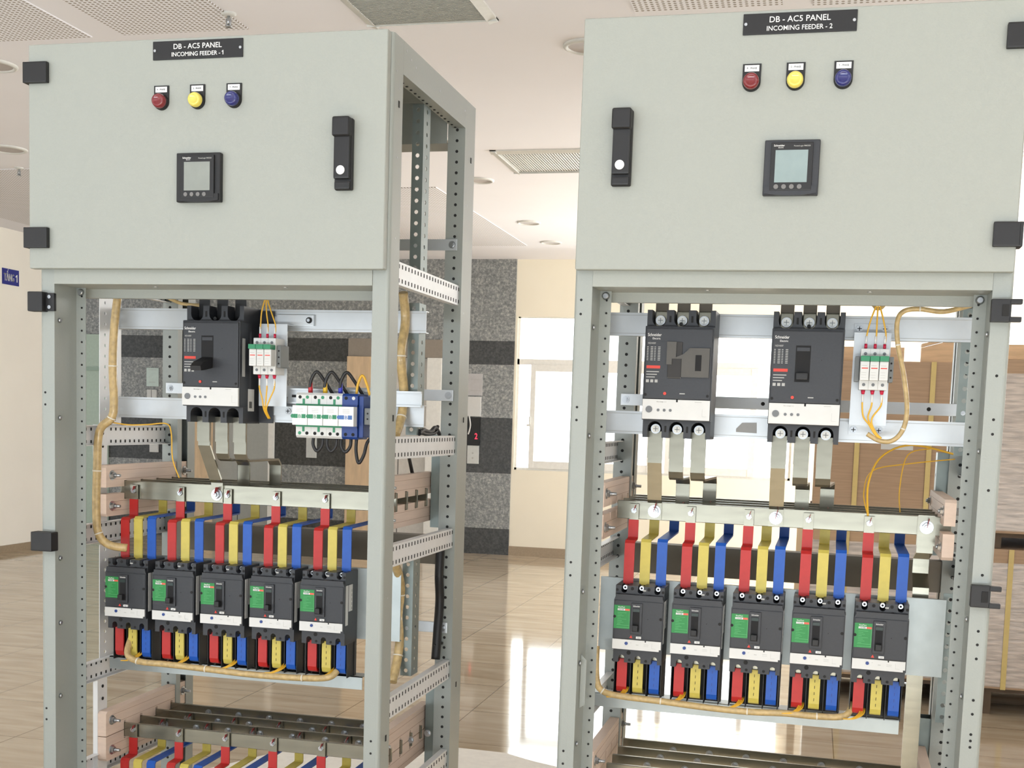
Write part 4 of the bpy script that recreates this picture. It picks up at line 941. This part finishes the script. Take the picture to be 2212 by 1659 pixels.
# copper links from the big breakers down to the busbars
def link(cab, xt, xb, bar, zbar, label, ztop=1.232):
    y = BY[bar] - BT / 2 - 0.005
    t = thing('copper_link', label, 'copper link', cab, (xt, y, zbar), 'copper links below the large breakers')
    m = MB(TIN); wd = 0.030; tk = 0.005
    if bar == 0:
        P = [(0.228, ztop), (0.228, 1.165), (0.2525, 1.085), (y, 1.078), (y, zbar - 0.012)]
        n0 = len(m.bm.verts)
        m.ribbon(P, wd, tk, xt)
        for v in m.bm.verts:
            if v.co.z < 1.15: v.co.x += (xb - xt)
    else:
        P = [(0.228, ztop), (0.228, 1.148), (0.236, 1.135), (0.250, 1.130), (y - 0.012, 1.130), (y, 1.118), (y, zbar - 0.012)]
        m.ribbon(P, wd, tk, xt)
        for v in m.bm.verts:
            if v.co.y > 0.26: v.co.x += (xb - xt)
    m.build('bar', t)
    m = MB(TIN); m.ribbon([(0.2279, ztop), (0.2279, 1.175)], wd + 0.001, -0.004, xt); m.build('clamp_strip', t)
    b = MB(BOLT); bolt(b, (xb, y - 0.0005, zbar + 0.006), (0, -1, 0), 0.0095, 0.007); b.build('bolt', t)
    return t
for k, (xt, xb, nm) in enumerate(((0.268, 0.2845, 'left'), (0.3135, 0.3155, 'middle'), (0.3585, 0.363, 'right'))):
    link('L', xt, xb, k, 1.044, '%s link hanging below the large breaker of the left cabinet' % nm)
for j, (bx, name) in enumerate(((0.1145, 'smoked-cover'), (0.370, 'plain-lever'))):
    for k in range(3):
        xt = bx + 0.023 + 0.0455 * k; 
        link('R', xt, xt + (0.0, 0.004, 0.010)[k], k, 1.054, '%s link hanging below the %s breaker, right cabinet' % (('left', 'middle', 'right')[k], name))
# riser between the two busbar tiers on the right cabinet
t = thing('copper_riser', 'wide flat metal riser dropping from the right end of the busbars, right cabinet', 'copper link', 'R', (0.69, 0.26, 1.0))
MB(TIN).ribbon([(0.2605, 1.082), (0.2605, 1.005), (0.335, 0.985), (0.335, 0.955), (0.2900, 0.930), (0.2900, 0.470)], 0.032, 0.005, 0.693).build('bar', t)
MB(TIN).box(0.676, 0.712, 0.262, 0.267, 1.02, 1.08).build('joint_plate', t)
b = MB(BOLT); bolt(b, (0.694, 0.2600, 1.058), (0, -1, 0), 0.0095, 0.007); b.build('bolt', t)

# ------------------------------------------------------------------ coloured bars
COL = [('red', RED), ('yellow', YEL), ('blue', BLU)]
def dropper(cab, xc, k, zb_, dz, tier, col, m_, bi):
    # riser from breaker terminal to busbar k
    y0_ = 0.225; yk = BY[k] - BT / 2 - 0.0035
    t = thing('sleeved_bar', '%s bar above the %s breaker, %s%s' % (col, ORD[bi] if tier != 'low' else ORD[bi], SIDE[cab], '' if tier == 'up' else ', below the lower busbars'), 'busbar connection', cab, (xc, y0_, zb_ - 0.12), 'coloured bars rising to the busbars')
    zt = zb_ - 0.045 + dz
    P = [(y0_, zb_ - 0.140), (y0_, zt - 0.004), (y0_ + 0.004, zt), (yk - 0.004, zt + 0.002), (yk, zt + 0.006), (yk, zb_ + 0.0)]
    MB(m_).ribbon(P, 0.0215, 0.0035, xc).build('sleeve', t)
    MB(TIN).ribbon([(yk, zb_), (yk, zb_ + 0.034)], 0.020, 0.003, xc).build('lug', t)
    if tier == 'up': MB(TIN).ribbon([(y0_, zb_ - 0.150), (y0_, zb_ - 0.140)], 0.018, 0.003, xc).build('foot', t)
    b = MB(BOLT); bolt(b, (xc, yk - 0.0005, zb_ + 0.020), (0, -1, 0), 0.0062, 0.005); b.build('bolt', t)
def tail(cab, xc, zt, col, m_, bi, k):
    t = thing('sleeved_tail', '%s bar hanging below the %s breaker, %s' % (col, ORD[bi], SIDE[cab]), 'busbar connection', cab, (xc, 0.2, zt), 'coloured bars below the breakers')
    P = [(0.206, zt), (0.206, zt - 0.060), (0.209, zt - 0.068), (0.216, zt - 0.071), (0.235, zt - 0.071)]
    s = MB(m_).ribbon(P, 0.0215, -0.004, xc)
    if col != 'red':
        for q in range(4): s.box(xc - 0.0006, xc + 0.0004, 0.2016, 0.2019, zt - 0.016 - q * 0.013, zt - 0.010 - q * 0.013, HOLE if col == 'yellow' else BLU2)
    s.build('sleeve', t)
    MB(TIN).box(xc - 0.005, xc + 0.005, 0.2065, 0.2085, zt - 0.001, zt + 0.010).build('lug', t)

# ------------------------------------------------------------------ small breaker
def small_breaker():
    x0, y, z0 = 0.0, 0.170, 0.0
    t = bpy.data.objects.new('branch_breaker', None); C.objects.link(t); ORG[t.name] = Vector((0, 0, 0))
    bays = (0.0185, 0.0535, 0.0885); H = 0.164
    P = edge_profile(x0 + 0.001, 0.103, z0, z0 + H, [b - 0.001 for b in bays], 0.0125, 0.016)
    m = MB(GREYP); m.prism(P, 'xz', y + 0.012, 0.2565)
    m.box(x0 + 0.002, x0 + 0.103, y + 0.045, 0.2568, z0 + 0.002, z0 + H - 0.002, GREYD)
    for b in (0.036, 0.071):
        m.cyl((x0 + b, y + 0.0125, z0 + H - 0.006), (0, -1, 0), 0.0035, 0.001, 10, HOLE); m.cyl((x0 + b, y + 0.0125, z0 + 0.006), (0, -1, 0), 0.003, 0.001, 10, HOLE)
    for b in (0.004, 0.101): m.cyl((x0 + b, y + 0.0125, z0 + H - 0.010), (0, -1, 0), 0.003, 0.001, 10, HOLE)
    m.cyl((x0 + 0.073, y + 0.0125, z0 + H - 0.0205), (0, -1, 0), 0.0045, 0.001, 12, HOLE).cyl((x0 + 0.034, y + 0.0125, z0 + 0.0215), (0, -1, 0), 0.0045, 0.001, 12, HOLE)
    m.box(x0 + 0.058, x0 + 0.065, y + 0.0115, y + 0.012, z0 + H - 0.010, z0 + H - 0.007, LTX)
    m.build('body', t)
    for b in bays:
        m = MB(BOLT); m.cyl((x0 + b, y + 0.040, z0 + H - 0.006), (0, -1, 0), 0.0048, 0.014, 12).cyl((x0 + b, y + 0.0262, z0 + H - 0.006), (0, -1, 0), 0.0025, 0.0006, 6, GREYD); m.build('terminal_screw', t)
    # cover
    m = MB(GREYP)
    m.prism([(x0, 0.029), (x0 + 0.105, 0.029), (x0 + 0.105, H - 0.030), (x0 + 0.102, H - 0.022), (x0 + 0.102, H - 0.018), (x0 + 0.003, H - 0.018), (x0 + 0.003, H - 0.022), (x0, H - 0.030)], 'xz', y + 0.002, y + 0.06)
    m.bevbox(x0 + 0.0015, x0 + 0.1035, y, y + 0.02, 0.052, H - 0.030, 0.002)
    for xx in (0.003, 0.100): m.cyl((x0 + xx, y + 0.0005, 0.099), (0, -1, 0), 0.0032, 0.0012, 10, HOLE)
    m.cyl((x0 + 0.073, y + 0.0005, 0.097), (0, -1, 0), 0.0011, 0.0008, 8, HOLE)
    cv = m.build('cover', t)
    m = MB(GRN).box(x0 + 0.0016, x0 + 0.0355, y - 0.0006, y, 0.074, 0.1235)
    m.box(x0 + 0.009, x0 + 0.0245, y - 0.0009, y - 0.0006, 0.1125, 0.1165, WTX).box(x0 + 0.0245, x0 + 0.0345, y - 0.0009, y - 0.0006, 0.1125, 0.1165, mat('orange_print', (0.75, 0.12, 0.08), 0.5))
    lg = mat('pale_green_print', (0.16, 0.55, 0.22), 0.5)
    m.text('EasyPact', (x0 + 0.017, y - 0.0006, 0.1185), 0.0028, 0.014, WTX).text('CVS100B', (x0 + 0.0165, y - 0.0009, 0.1133), 0.0023, 0.012, GTX)
    for q in range(8): m.box(x0 + 0.009, x0 + (0.016, 0.022, 0.0185, 0.028)[q % 4], y - 0.0009, y - 0.0006, 0.084 + q * 0.0034, 0.0844 + q * 0.0034, lg)
    m.box(x0 + 0.008, x0 + 0.034, y - 0.0009, y - 0.0006, 0.0765, 0.0769, lg).box(x0 + 0.008, x0 + 0.034, y - 0.0009, y - 0.0006, 0.0815, 0.0819, lg)
    m.box(x0 + 0.034, x0 + 0.0345, y - 0.0009, y - 0.0006, 0.0765, 0.1125, lg)
    m.build('rating_label', t)
    m = MB(GREYP); m.bevbox(x0 + 0.0375, x0 + 0.061, y - 0.004, y + 0.01, 0.064, 0.130, 0.0015)
    m.box(x0 + 0.0415, x0 + 0.0562, y - 0.0046, y - 0.004, 0.070, 0.1195, GREYD).box(x0 + 0.0420, x0 + 0.0558, y - 0.005, y - 0.0046, 0.112, 0.1185, mat('dark_green_plastic', (0.012, 0.03, 0.026), 0.4))
    m.text('Schneider', (x0 + 0.049, y - 0.004, 0.1225), 0.0030, 0.0145, WTX)
    tf = m.build('toggle_frame', t)
    MB(BLK).bevbox(x0 + 0.043, x0 + 0.0548, y - 0.018, y - 0.0046, 0.0725, 0.085, 0.002).build('toggle', tf)
    MB(ORR).prism([(x0 + 0.036, 0.0555), (x0 + 0.0425, 0.0555), (x0 + 0.0395, 0.0615)], 'xz', y - 0.0012, y).build('test_button', t)
    MB(WTX).box(x0 + 0.0505, x0 + 0.061, y - 0.0045, y - 0.0005, 0.0555, 0.0600).text('TRIP', (x0 + 0.056, y - 0.0045, 0.0567), 0.0018, 0.007, GTX).build('small_tag', t)
    m = MB(WHT); m.prism([(x0 + 0.0005, 0.0305), (x0 + 0.099, 0.0305), (x0 + 0.099, 0.0345), (x0 + 0.103, 0.0345), (x0 + 0.103, 0.0515), (x0 + 0.0005, 0.0515)], 'xz', y - 0.001, y + 0.03)
    tu = m.build('trip_unit', t)
    MB(BLU2).cyl((x0 + 0.030, y - 0.001, 0.0435), (0, -1, 0), 0.0034, 0.0015, 16).build('dial', tu)
    m = MB(LTX); m.box(x0 + 0.0505, x0 + 0.056, y - 0.0013, y - 0.001, 0.041, 0.0420).box(x0 + 0.067, x0 + 0.077, y - 0.0013, y - 0.001, 0.043, 0.0436).box(x0 + 0.067, x0 + 0.077, y - 0.0013, y - 0.001, 0.040, 0.0404)
    m.box(x0 + 0.038, x0 + 0.041, y - 0.0013, y - 0.001, 0.045, 0.0455).box(x0 + 0.069, x0 + 0.0715, y - 0.0015, y - 0.001, 0.0485, 0.0516, HOLE)
    m.box(x0 + 0.084, x0 + 0.0843, y - 0.0013, y - 0.001, 0.036, 0.047).box(x0 + 0.084, x0 + 0.092, y - 0.0013, y - 0.001, 0.036, 0.0363).build('printing', tu)
    m = MB(WHT); m.box(x0 + 0.105, x0 + 0.1055, y + 0.012, y + 0.026, 0.045, 0.135).box(x0 + 0.105, x0 + 0.1055, y + 0.030, y + 0.052, 0.075, 0.135)
    for q in range(5): m.box(x0 + 0.1055, x0 + 0.1057, y + 0.046, y + 0.048, 0.078 + q * 0.010, 0.084 + q * 0.010, GTX)
    m.build('side_label', t)
    m = MB(BLK); m.box(x0 + 0.001, x0 + 0.104, 0.244, 0.2565, -0.080, -0.0005)
    for b in (0.0015, 0.036, 0.071, 0.1015): m.box(x0 + b - 0.0008, x0 + b + 0.0008, 0.205, 0.244, -0.078, -0.0005)
    m.build('phase_barrier', t)
    return t
proto = small_breaker(); first = True
for cab, xs, zz in (('L', 0.0487, 0.7312), ('R', 0.0738, 0.7430)):
    for i in range(5):
        o = proto if first else copy_tree(proto); first = False
        x0 = xs + 0.122 * i
        place(o, cab, (x0, 0, zz))
        tag(o, '%s small circuit breaker with green label, %s' % (ORD[i], SIDE[cab]), 'circuit breaker', 'small breakers with green labels')
        for k, (c, m_) in enumerate(COL):
            xc = x0 + (0.020, 0.0545, 0.0895)[k]
            dropper(cab, xc, k, 1.030 if cab == 'L' else 1.040, (0, 0.004, 0.006)[k], 'up', c, m_, i)
            tail(cab, xc - 0.002, zz + 0.004, c, m_, i, k)
            if cab == 'L': dropper(cab, xc, k, 0.450, 0, 'low', c, m_, i)
for cab, xa, xb, za, zb_ in (('L', 0.030, 0.744, 0.735, 0.898), ('R', 0.028, 0.742, 0.752, 0.912)):
    m = MB(GALV); m.sheet([(0.270, zb_), (0.258, zb_), (0.258, za), (0.270, za)], 0.0018, 'yz', xa, xb)
    one(m, 'mounting_plate', 'steel mounting plate behind the row of small breakers, %s' % SIDE[cab], 'mounting plate', cab, (0.4, 0.262, za), 'breaker mounting plates')
    z1 = 0.652 if cab == 'L' else 0.661
    m = MB(GALV); m.sheet([(0.235, z1), (0.275, z1), (0.275, z1 - 0.002)], -0.002, 'yz', 0.02, 0.664); m.box(0.02, 0.664, 0.235, 0.237, z1 - 0.030, z1)
    one(m, 'support_rail', 'steel rail under the row of small breakers, %s' % SIDE[cab], 'rail', cab, (0.4, 0.25, z1), 'rails below the small breakers')
    za2 = 0.885 if cab == 'L' else 0.893
    m = MB(TAUPE); m.sheet([(0.555, za2 + 0.070), (0.515, za2 + 0.070), (0.515, za2), (0.555, za2)], 0.002, 'yz', 0.05, 0.752)
    one(m, 'rear_channel', 'dark taupe channel behind the coloured bars of the %s' % SIDE[cab], 'channel', cab, (0.4, 0.53, za2), 'dark rear channels')

# ------------------------------------------------------------------ wiring
def harness(cab, P, r, label, ties=0, name='wire_harness'):
    t = thing(name, label, 'wire harness', cab, P[0], 'wrapped wire harnesses')
    m = MB(TAPE).tube(P, r, 12); m.build('wrap', t)
    n = len(P)
    for i in range(1, n - 1):
        if ties and i % ties == 0:
            a = Vector(P[i - 1]); b = Vector(P[i + 1]); d = (b - a).normalized()
            MB(mat('clear_tie', (0.75, 0.70, 0.58), 0.3)).cyl(Vector(P[i]) - d * 0.0015, d, r * 1.12, 0.003, 14).build('cable_tie', t)
    return t
harness('L', [(0.088, 0.16, 1.50), (0.079, 0.16, 1.43), (0.075, 0.16, 1.34), (0.078, 0.16, 1.26), (0.072, 0.16, 1.222), (0.044, 0.155, 1.19), (0.038, 0.155, 1.10), (0.036, 0.155, 1.01), (0.042, 0.155, 0.955), (0.065, 0.16, 0.930), (0.100, 0.18, 0.922)], 0.0095, 'thick beige wrapped wire bundle running down the left side of the left cabinet', 2)
harness('L', [(0.09, 0.235, 0.73), (0.095, 0.19, 0.675), (0.125, 0.185, 0.657), (0.20, 0.185, 0.655), (0.30, 0.185, 0.652), (0.42, 0.185, 0.648), (0.54, 0.185, 0.650), (0.60, 0.19, 0.655), (0.615, 0.205, 0.668)], 0.0075, 'beige wire bundle sagging below the small breakers, left cabinet', 2)
harness('L', [(0.735, 0.255, 1.52), (0.735, 0.275, 1.46), (0.735, 0.250, 1.38), (0.735, 0.275, 1.30), (0.735, 0.262, 1.245), (0.735, 0.225, 1.205)], 0.0105, 'thick beige wire bundle inside the open side of the left cabinet, upper section', 2)
harness('L', [(0.735, 0.225, 0.925), (0.735, 0.265, 0.890), (0.735, 0.288, 0.84), (0.735, 0.292, 0.77), (0.735, 0.275, 0.70), (0.735, 0.240, 0.645)], 0.0105, 'thick beige wire bundle inside the open side of the left cabinet, lower section', 2)
harness('L', [(0.15, 0.262, 1.507), (0.19, 0.262, 1.492), (0.24, 0.262, 1.488)], 0.004, 'thin beige bundle draped over the upper rail of the left cabinet')
harness('R', [(0.035, 0.20, 0.77), (0.040, 0.19, 0.70), (0.055, 0.188, 0.676), (0.095, 0.186, 0.669), (0.18, 0.186, 0.666), (0.27, 0.186, 0.662), (0.36, 0.186, 0.661), (0.435, 0.19, 0.664), (0.50, 0.19, 0.664), (0.555, 0.20, 0.668), (0.57, 0.225, 0.69)], 0.0070, 'beige wire bundle sagging below the small breakers, right cabinet', 2)
harness('R', [(0.565, 0.205, 1.243), (0.590, 0.204, 1.230), (0.615, 0.204, 1.232), (0.633, 0.205, 1.255), (0.638, 0.205, 1.295), (0.628, 0.205, 1.36), (0.613, 0.205, 1.42), (0.609, 0.205, 1.465), (0.620, 0.206, 1.486), (0.650, 0.208, 1.491), (0.695, 0.212, 1.487), (0.745, 0.215, 1.500)], 0.0048, 'long beige wire bundle looping beside the fuse holder, right cabinet', 3)
harness('R', [(0.588, 0.24, 1.52), (0.582, 0.24, 1.499), (0.570, 0.235, 1.493), (0.560, 0.215, 1.500)], 0.0035, 'short beige wire tail above the fuse bracket, right cabinet')
t = one(MB(RUB).tube([(0.762, 0.495, 0.930), (0.762, 0.490, 0.86), (0.762, 0.500, 0.80), (0.762, 0.490, 0.73), (0.762, 0.478, 0.655)], 0.011, 12), 'black_cable_bundle', 'thick black cable bundle beside the rear post, open side of the left cabinet', 'cable', 'L', (0.762, 0.50, 0.9))
for z in (0.855, 0.69):
    MB(RUB).cyl(Vector((0.762, 0.497, z)) - Vector(ORG[t.name]), (0, 0, 1), 0.0125, 0.004, 14).cyl(Vector((0.762, 0.485, z + 0.002)) - Vector(ORG[t.name]), (0, -1, 0), 0.002, 0.02, 6).build('cable_tie', t, loc=(0, 0, 0))
one(MB(RUB).tube([(0.765, 0.30, 1.208), (0.765, 0.33, 1.216), (0.765, 0.38, 1.212), (0.765, 0.42, 1.222), (0.765, 0.455, 1.206)], 0.005, 10).tube([(0.765, 0.30, 1.215), (0.765, 0.35, 1.207), (0.765, 0.42, 1.210), (0.765, 0.44, 1.226)], 0.004, 10), 'coiled_cable', 'short black cable coil lying on the side rail of the left cabinet', 'cable', 'L', (0.765, 0.38, 1.205))
one(MB(WYEL).tube([(0.05, 0.18, 1.213), (0.09, 0.20, 1.207), (0.13, 0.22, 1.209), (0.165, 0.24, 1.212), (0.172, 0.25, 1.19), (0.170, 0.26, 1.13), (0.182, 0.27, 1.085)], 0.0016, 8), 'loose_wire', 'thin loose wire curving down to the busbars, upper left of the left cabinet', 'wire', 'L', (0.1, 0.2, 1.2))
for k in range(5):
    for cab in 'LR':
        xs = (0.0487, 0.0738)[cab == 'R'] + 0.122 * k + (0.055 if cab == 'L' else 0.012); zt = 0.668 if cab == 'L' else 0.678
        m = MB(WYEL)
        for q in range(4): m.tube([(xs + 0.012 + q * 0.003, 0.215, zt + 0.006), (xs + 0.008 + q * 0.003, 0.196, zt - 0.003), (xs - 0.006 + q * 0.002, 0.185, zt - 0.011), (xs - 0.022, 0.184, zt - 0.013)], 0.0013, 6, None, 4)
        one(m, 'wire_fan', 'fan of thin yellow wires leaving the bundle under the %s breaker, %s' % (ORD[k], SIDE[cab]), 'wire', cab, (xs, 0.19, zt), 'yellow wire fans')
for k, (P, lab) in enumerate((([(0.578, 0.262, 1.075), (0.576, 0.30, 1.14), (0.600, 0.34, 1.195), (0.66, 0.36, 1.222), (0.752, 0.38, 1.205)], 'yellow wire arching from the front busbar to the right post, right cabinet'), ([(0.578, 0.262, 1.075), (0.568, 0.30, 1.12), (0.585, 0.35, 1.165), (0.66, 0.38, 1.182), (0.752, 0.40, 1.195)], 'lower thin yellow wire arching to the right post, right cabinet'), ([(0.645, 0.343, 1.079), (0.642, 0.36, 1.13), (0.655, 0.38, 1.20), (0.70, 0.39, 1.215)], 'thin yellow wire rising from the second busbar, right cabinet'))):
    one(MB(WYEL).tube(P, 0.0022 if k == 0 else 0.0013, 8), 'sense_wire', lab, 'wire', 'R', P[0], 'thin yellow sensing wires')
